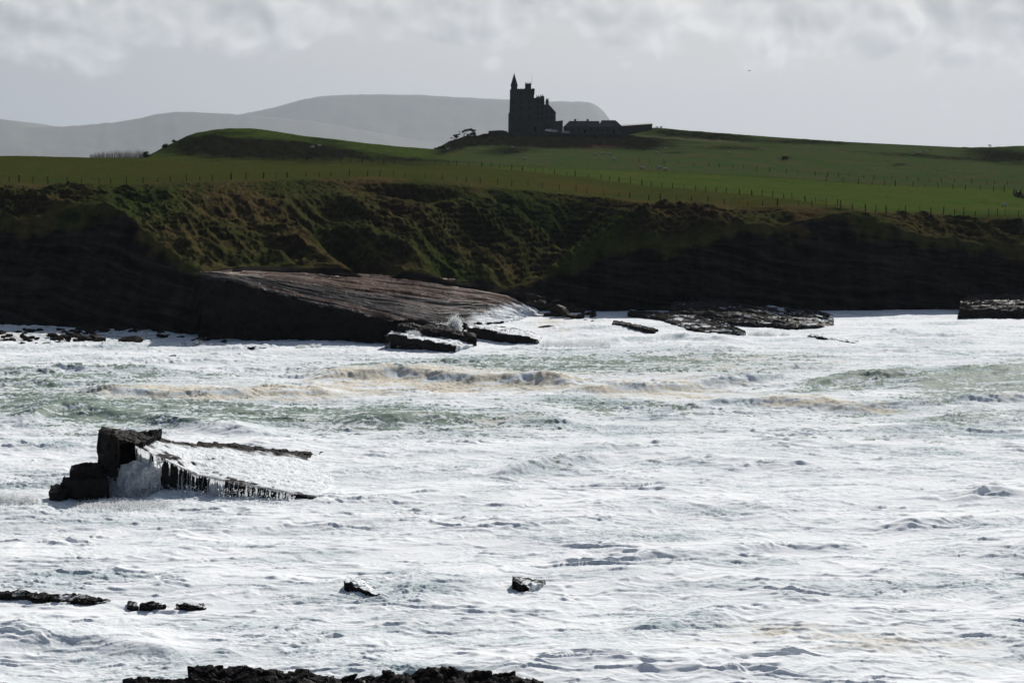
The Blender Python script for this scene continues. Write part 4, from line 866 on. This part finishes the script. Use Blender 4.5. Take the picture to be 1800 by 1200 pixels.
m = MB(); m.add([(zx(1280) - loc[0], -.2, zz_(604) - loc[2] + .25), (zx(1562) - loc[0], -.2, zz_(592) - loc[2] + .25), (zx(1562) - loc[0], 5.2, zz_(568) - loc[2]), (zx(1280) - loc[0], 5.2, zz_(586) - loc[2])] +
                [(zx(1280) - loc[0], -.2, zz_(604) - loc[2] + .45), (zx(1562) - loc[0], -.2, zz_(592) - loc[2] + .45), (zx(1562) - loc[0], 5.2, zz_(568) - loc[2] + .2), (zx(1280) - loc[0], 5.2, zz_(586) - loc[2] + .2)],
                [(0, 1, 2, 3), (4, 7, 6, 5), (0, 4, 5, 1), (1, 5, 6, 2), (2, 6, 7, 3), (3, 7, 4, 0)]); m.build('roof', M['slate'], lt)
def rubble_wall(pts, thick, label, seed):
    """stone wall along zoom points (x, ytop, ybottom, Y)"""
    a = np.array(pts, float); n = 160; t = np.linspace(0, 1, n); s_ = np.linspace(0, 1, len(a)); q = np.stack([np.interp(t, s_, a[:, k]) for k in range(4)], -1)
    topp = P(850 + q[:, 0] / 5.294, 110 + q[:, 1] / 5.294, q[:, 3]); bot = P(850 + q[:, 0] / 5.294, 110 + q[:, 2] / 5.294, q[:, 3]); topp[:, 2] += .18 * fbm2(q[:, 0] / 20, q[:, 0] * 0, 3, seed)
    tb = topp.copy(); tb[:, 1] += thick; bb = bot.copy(); bb[:, 1] += thick; rs = [bot * (1 - k / 5) + topp * (k / 5) for k in range(6)] + [tb, bb]; A = np.stack(rs); A[1:5, :, 1] += .15 * fbm2(A[1:5, :, 0] / 1.5, A[1:5, :, 2], 2, seed + 1)
    o = from_arrays('stone_wall', A, grid_faces(*A.shape[:2]), M['stone2'], smooth=False); tag(o, label, 'wall')
rubble_wall([(45, 652, 745, 958), (240, 652, 750, 958), (700, 655, 768, 957), (1000, 658, 770, 957), (1300, 662, 745, 956), (1450, 690, 720, 955)], .6, 'long dark retaining wall in front of the castle and farm buildings', 1)
rubble_wall([(46, 636, 700, 964), (110, 633, 700, 964), (180, 631, 700, 964), (222, 640, 700, 964)], 5, 'short raised stone wall at the left end of the castle terrace', 5)
# parked cars on the terrace (only their roofs clear the wall)
def car(x, y, Y, rz, label):
    p = P(850 + x / 5.294, 110 + y / 5.294, Y); r = empty('parked_car', tuple(p), label, 'car', rz=rz)
    m = MB(); prof = [(-2.1, .3), (2.1, .3), (2.15, .75), (1.3, .92), (.7, 1.38), (-1.2, 1.42), (-1.95, .95), (-2.15, .8)]; m.prism(prof, -.82, .82)
    b = m.build('body', M['paint'], r); bv = b.modifiers.new('bevel', 'BEVEL'); bv.width = .08; bv.segments = 2
    m = MB(); m.prism([(-1.5, .95), (1.1, .95), (.65, 1.3), (-1.15, 1.34)], -.835, .835); m.build('side_window', M['glass'], r)
    m = MB(); m.add([(1.31, -.7, .96), (1.31, .7, .96), (.74, .62, 1.36), (.74, -.62, 1.36)], [(0, 1, 2, 3)]); m.build('windscreen', M['glass'], r)
    for wx_ in (-1.35, 1.35):
        for wy in (-.8, .8):
            m = MB(); pts_ = [(wx_ + .32 * math.cos(a), .32 + .32 * math.sin(a)) for a in np.linspace(0, 2 * math.pi, 15)[:-1]]; m.prism(pts_, wy - .1, wy + .1); m.build('wheel', M['rubber'], r)
car(612, 646, 985, .2, 'white car parked against the castle wall, nearest the tower'); car(655, 652, 982, .1, 'white car parked just right of the other, below the side wing'); car(765, 664, 984, 0, 'low white car parked before the left end of the stable block')

# ------------------------------------------------------------------ fences
post_me = []
for k in range(4):
    m = MB(); r_ = (.065, .08, .06, .10)[k]; m.lathe(0, 0, [(r_ * 1.1, -.5), (r_, .6), (r_ * .95, 1.25 + .06 * k), (r_ * .3, 1.3 + .06 * k)], 6); o = m.build('post', M['timber']); post_me.append(o.data); bpy.data.objects.remove(o)
def fence(pts, n, label, hs=1.0, jit=.25, extra=()):
    a = np.array(pts, float); us_ = np.linspace(a[0, 0], a[-1, 0], n); P0 = []
    for i, u in enumerate(us_):
        u = u + random.uniform(-jit, jit) * (us_[1] - us_[0]); P0.append(snap(u, np.interp(u, a[:, 0], a[:, 1])))
    root = empty('fence', tuple(P0[n // 2]), label, 'fence'); rl = Vector(root.location)
    for p in P0:
        o = bpy.data.objects.new('post', random.choice(post_me)); C.objects.link(o); o.parent = root; o.location = Vector(p) - rl
        s_ = hs * random.uniform(.8, 1.15); o.scale = (random.uniform(.8, 1.7),) * 2 + (s_,); o.rotation_euler = (random.gauss(0, .04), random.gauss(0, .06), random.uniform(0, 3))
    m = MB()
    for hw in (.45, .8, 1.1): m.tube([Vector(p) - rl + Vector((0, 0, hw * hs)) for p in P0], [.008] * n, 3)
    m.build('wire', M['wire'], root)
F1 = [(-40, 320), (10, 319), (90, 323), (213, 323), (360, 318), (510, 312), (646, 309), (727, 313), (821, 320), (892, 327), (926, 327), (1020, 338), (1097, 347), (1130, 351), (1194, 352), (1249, 355), (1338, 361), (1389, 361), (1451, 365)]
F2 = [(500, 282), (801, 291), (875, 295), (944, 304), (1041, 313), (1128, 326), (1223, 335), (1263, 339), (1307, 342), (1416, 354), (1471, 361)]
F2b = [(1478, 366), (1534, 373), (1629, 376), (1705, 379), (1796, 380), (1850, 381)]
F3 = [(1124, 285), (1223, 292), (1318, 298), (1408, 307), (1463, 311), (1556, 316), (1627, 319), (1697, 322), (1747, 325), (1800, 327)]
F4 = [(1455, 319), (1503, 323), (1549, 326), (1600, 328), (1653, 331), (1701, 334), (1771, 338)]
fence(F1, 58, 'post and wire fence running the whole length of the cliff top')
fence(F2, 52, 'post and wire fence slanting across the field to the cliff edge', 1.15)
fence(F2b, 20, 'post and wire fence on the cliff top at the right', 1.15)
fence(F3, 30, 'faint far fence crossing the hillside below the skyline', 1.1)
fence(F4, 14, 'fence along the upper edge of the bright green field at right', 1.25)
# sheep pen of close stakes at the right edge
pp = empty('sheep_pen', tuple(snap(1790, 346)), 'small pen of close dark stakes at the far right field edge', 'pen')
for i in range(16):
    u = 1783 + i * 2.4; v = 345 + .5 * i + random.uniform(-1, 1) ; p = snap(u, v); o = bpy.data.objects.new('stake', post_me[3]); C.objects.link(o); o.parent = pp; o.location = Vector(p) - Vector(pp.location); o.scale = (2, 2, random.uniform(.8, 1.5)); o.rotation_euler = (0, random.gauss(0, .08), 0)
m = MB()
for hw in (.5, 1.0): m.tube([Vector(snap(u, 345.5 + .2 * (u - 1783))) - Vector(pp.location) + Vector((0, 0, hw)) for u in (1783, 1795, 1808, 1819)], [.06] * 4, 4)
m.build('rail', M['timber'], pp)

# ------------------------------------------------------------------ sheep
def skin_mesh(name, verts, edges, radii, sub=2):
    me = bpy.data.meshes.new(name); me.from_pydata(verts, edges, []); o = bpy.data.objects.new(name, me); C.objects.link(o)
    md = o.modifiers.new('s', 'SKIN'); ly = me.skin_vertices[0].data
    for i, r in enumerate(radii): ly[i].radius = (r, r) if not isinstance(r, tuple) else r; ly[i].use_root = (i == 0)
    sd = o.modifiers.new('d', 'SUBSURF'); sd.levels = sub; sd.render_levels = sub
    dg = bpy.context.evaluated_depsgraph_get(); dg.update(); nm = bpy.data.meshes.new_from_object(o.evaluated_get(dg)); bpy.data.objects.remove(o); nm.name = name
    nm.polygons.foreach_set('use_smooth', [True] * len(nm.polygons)); return nm
def sheep_body(graze):
    hd = [(.62, 0, .72), (.80, 0, .40 if graze else .98), (.98, 0, .14 if graze else .96)]
    V = [(0, 0, .68), (.35, 0, .70), (-.35, 0, .70), (-.58, 0, .72)] + hd
    E = [(0, 1), (0, 2), (2, 3), (1, 4), (4, 5), (5, 6)]; R_ = [.31, .30, .31, .18, .19, .11, .06]
    for sx in (.36, -.38):
        for sy in (-.15, .15):
            k = len(V); V += [(sx, sy, .45), (sx + (.02 if sx > 0 else -.06), sy, .24), (sx, sy, .0)]; E += [(1 if sx > 0 else 2, k), (k, k + 1), (k + 1, k + 2)]; R_ += [.11, .05, .045]
    return skin_mesh('body', V, E, R_)
sb_me = [sheep_body(True), sheep_body(False)]
for me in sb_me:
    me.materials.append(M['wool']); me.materials.append(M['sheep_skin'])
    for p in me.polygons:
        c = p.center
        if c.z < .34 and abs(c.x) < .6 or c.x > .80: p.material_index = 1
ear = MB(); 
for s_ in (-1, 1): ear.add([(.80, s_ * .08, .0), (.84, s_ * .24, .02), (.90, s_ * .09, .0), (.85, s_ * .12, .05)], [(0, 1, 2), (0, 3, 1), (1, 3, 2), (0, 2, 3)])
eo = ear.build('ears', M['sheep_skin']); ear_me = eo.data; bpy.data.objects.remove(eo)
SH = [(250, 277, 'lone white sheep at the left, between the bare thicket and the grassy knoll'), (550, 261, 'left one of two white sheep resting on the dark slope of the grassy knoll'), (562, 259, 'right one of two white sheep on the dark slope of the grassy knoll'),
      (787, 264, 'sheep standing in the dip between the grassy knoll and the castle hill'), (901, 261, 'white sheep on the dark outcrop below the left part of the castle wall'), (922, 281, 'white sheep alone in the field straight below the castle tower'),
      (1046, 273, 'leftmost of three white sheep in a row below the stable block'), (1059, 272, 'middle one of three white sheep in a row below the stable block'), (1070, 273, 'rightmost of three white sheep in a row below the stable block'),
      (1079, 281, 'small pale sheep just below the row of three'), (1130, 298, 'left one of three sheep at the upper edge of the bright green field'), (1158, 297, 'middle one of three sheep at the upper edge of the bright green field'), (1171, 300, 'right one of three sheep at the upper edge of the bright green field'),
      (1154, 271, 'greyish sheep on the hillside right of the row of three'), (1170, 263, 'greyish sheep higher on the hillside under the lean-to'), (1281, 271, 'single pale sheep in the middle of the right hillside'),
      (1608, 269, 'leftmost sheep of the small flock near the right skyline'), (1618, 271, 'lower sheep of the small flock near the right skyline'), (1626, 268, 'rightmost lower sheep of the small flock near the right skyline'), (1634, 264, 'topmost brightest sheep of the small flock near the right skyline'), (1740, 256.5, 'dark sheep standing on the skyline at the far right'), (1765, 364, 'white sheep lying low in the bright green field near the right edge')]
for i, (u, v, lb) in enumerate(SH):
    p = snap(u, v + .8); g_ = i % 3 != 0 and i != 20; r = empty('sheep', tuple(p), lb, 'sheep', 'sheep grazing on the fields', rz=random.choice([0, .5, 3.1, 2.6, -.4, 3.6]))
    r.scale = (1.15,) * 3 
    b = bpy.data.objects.new('body', sb_me[0 if g_ else 1]); C.objects.link(b); b.parent = r
    e = bpy.data.objects.new('ears', ear_me); C.objects.link(e); e.parent = r; e.location = (0, 0, .44 if g_ else 1.02)

# ------------------------------------------------------------------ trees, thicket, bushes
def foliage(blobs, n, seed, size):
    """leaf-sized faces spread through overlapping clumps (x,y,z,r)"""
    r = np.random.default_rng(seed); b = np.array(blobs, float); wts = b[:, 3] ** 2; k = r.choice(len(b), n, p=wts / wts.sum())
    d = r.normal(size=(n, 3)); d /= np.linalg.norm(d, axis=1)[:, None]; rad = b[k, 3] * (r.random(n) ** .45) * (1 + .25 * r.normal(size=n).clip(-1, 1))
    c = b[k, :3] + d * rad[:, None] * np.array([1, 1, .7]); a = r.normal(size=(n, 3)); a /= np.linalg.norm(a, axis=1)[:, None]; t = np.cross(a, r.normal(size=(n, 3))); t /= np.linalg.norm(t, axis=1)[:, None]
    s_ = (r.uniform(.5, 1.3, n) * size)[:, None]; V = np.stack([c - a * s_, c + t * s_ * .5, c + a * s_, c - t * s_ * .5], 1).reshape(-1, 3); return V, np.arange(n * 4).reshape(n, 4)
def tree(u, v, Y, label, trunks, blobs, n, seed, size=.16, name='windswept_tree', cat='tree', group=None, mat='leaf'):
    p = P(u, v, Y); r = empty(name, tuple(p), label, cat, group); m = MB()
    for t_ in trunks: m.tube([q[:3] for q in t_], [q[3] for q in t_], 6)
    m.build('trunk', M['bark'], r); V, Fq = foliage(blobs, n, seed, size); from_arrays('crown', V, Fq, M[mat], parent=r, smooth=False)
mp_ = 985 / F
tree(822, 240, 985, 'taller windswept tree with a ragged flat crown, left of the castle terrace', [[(-2.2, 0, -.5, .22), (-1.6, 0, 1.2, .18), (-.6, .2, 2.2, .12), (.8, 0, 3.0, .07)], [(.6, .2, -.5, .22), (1.2, 0, 1.2, .17), (2.4, 0, 2.6, .08)], [(-1.6, 0, 1.2, .12), (-3.0, 0, 2.0, .07), (-3.6, 0, 2.6, .04)], [(3.4, 0, -.5, .15), (3.2, 0, 1.2, .1), (3.6, .1, 3.1, .06)]],
     [(-2.2, 0, 2.5, .75), (-1.0, .3, 3.1, .75), (.4, 0, 3.3, .8), (1.6, 0, 3.5, .85), (2.7, 0, 3.0, .85), (3.8, 0, 3.1, .5), (3.2, .3, 1.8, .9), (2.0, 0, 1.1, .9), (.2, 0, .9, .75), (3.6, 0, .9, .7), (-4.0, 0, 1.3, .42), (-4.2, 0, 2.3, .3)], 7500, 1)
tree(800, 244, 975, 'smaller windswept tree low on the slope, left of the taller one', [[(-.6, 0, -.6, .14), (-.3, 0, .8, .1), (.5, 0, 1.8, .05)], [(.7, 0, -.5, .1), (.9, 0, .8, .08), (1.3, 0, 1.7, .04)], [(-.6, 0, 0, .08), (-1.8, 0, .6, .04)]],
     [(-.4, 0, 1.6, .6), (.6, 0, 1.8, .62), (1.4, 0, 1.9, .5), (.5, 0, .8, .7), (-1.9, 0, .4, .42), (1.3, .1, .9, .5)], 3200, 2)
def bush(u, v, Y, wd, ht, label, seed, group=None):
    tree(u, v, Y, label, [[(0, 0, -.4, .09), (.1, 0, ht * .6, .04)], [(-.1, 0, -.4, .08), (-wd * .25, 0, ht * .5, .03)]], [(random.uniform(-.5, .5) * wd, random.uniform(-.4, .4), random.uniform(.2, .8) * ht, random.uniform(.3, .5) * ht) for _ in range(8)], 1500, seed, .14, 'gorse_bush', 'bush', group, 'gorse')
for i, (u, v, wd, ht, lb) in enumerate([(259, 277, 2.2, 2.0, 'dark bush at the right end of the bare thicket'), (290, 260, 1.4, 1.4, 'lower dark bush on the steep left shoulder of the grassy knoll'), (307, 249, 1.2, .9, 'upper dark bush on the steep left shoulder of the grassy knoll'),
                                        (850, 240, 1.8, 1.3, 'round gorse bush on the ridge just left of the terrace wall'), (775, 262, 3.0, 1.2, 'low gorse bush where the castle ridge starts at the left'), (768, 263, 2.0, .8, 'smallest gorse bush at the foot of the castle ridge'), (1380, 281, 2.6, 1.6, 'single dark bush on the right hillside'), (1158, 222.5, 4.0, .7, 'low bush on the skyline just right of the lean-to')]):
    p = snap(u, v); u_, v_ = proj(p); bush(float(u_), float(v_), p[1], wd, ht, lb, 30 + i)
r = random.Random(3)
for i in range(13):
    u = 163 + i * 7.2; Y = 592 + r.uniform(-6, 6); hgt = (1.5 + 1.2 * math.sin(min(1, i / 7) * 1.57)) * r.uniform(.85, 1.1)
    p = P(u, 281, Y); rt = empty('bare_shrub', tuple(p), 'leafless grey shrub in the thicket behind the left field', 'shrub', 'bare shrubs of the thicket behind the left field'); m = MB()
    for k in range(46):
        a = r.uniform(-.5, .5); b = r.uniform(-.4, .4); x0 = r.uniform(-.7, .7); q = []; hh = hgt * r.uniform(.6, 1.12) + .5; x = x0; y = r.uniform(-.5, .5)
        for s_ in range(4): q.append((x, y, hh * s_ / 3 - .2)); x += a * .35 + r.uniform(-.1, .1) - .06; y += b * .2
        m.tube(q, [.035, .028, .02, .008], 3)
    m.build('stems', M['twig'], rt)

# ------------------------------------------------------------------ gulls
def gull(u, v, Y, label, span=1.3, rz=.5):
    p = P(u, v, Y); rt = empty('gull', tuple(p), label, 'bird', 'gulls in flight', rz=rz)
    V = [(0, 0, 0), (.22, 0, .02), (.33, 0, .05), (.40, 0, .04), (-.2, 0, 0), (-.38, 0, .02)]; me = skin_mesh('body', V, [(0, 1), (1, 2), (2, 3), (0, 4), (4, 5)], [.075, .06, .045, .015, .05, .03]); link_mesh('body', me, M['gull'], rt)
    for s_ in (-1, 1):
        m = MB(); w_ = []
        for t, x, z, c in ((.04, .06, .02, .17), (.25, .12, .16, .16), (.5, .04, .20, .12), (.75, -.1, .12, .07), (1., -.26, .0, .01)):
            y = s_ * t * span / 2; w_ += [(x + c / 2, y, z), (x - c / 2, y, z - .01), (x, y, z + .02)]
        fs = []
        for k in range(4):
            a = k * 3; fs += [(a, a + 3, a + 5, a + 2), (a + 2, a + 5, a + 4, a + 1), (a + 1, a + 4, a + 3, a)]
        m.add(w_, fs); m.build('wing', M['gull'], rt)
gull(1713, 629, 255, 'dark gull flying low over the sea at the right', 1.5, 1.1); gull(1317, 125, 500, 'tiny gull high in the grey sky right of the castle', 1.3, .3)

# ------------------------------------------------------------------ haze: one closed box of even, thin air round everything
m = MB(); m.box(-42000, 42000, -600, 41000, -5, 1500)
hm = bpy.data.materials.new('haze'); hm.use_nodes = True; t = NT(hm.node_tree); t.n.remove(t.n['Principled BSDF'])
vol = t.node('ShaderNodeVolumePrincipled'); vol.inputs['Color'].default_value = rgb(.59, .65, .755); vol.inputs['Density'].default_value = 1.8e-5; vol.inputs['Anisotropy'].default_value = 0.25
t.link(vol.outputs[0], t.n['Material Output'].inputs['Volume'])
hzo = m.build('haze', hm); tag(hzo, kind='stuff')
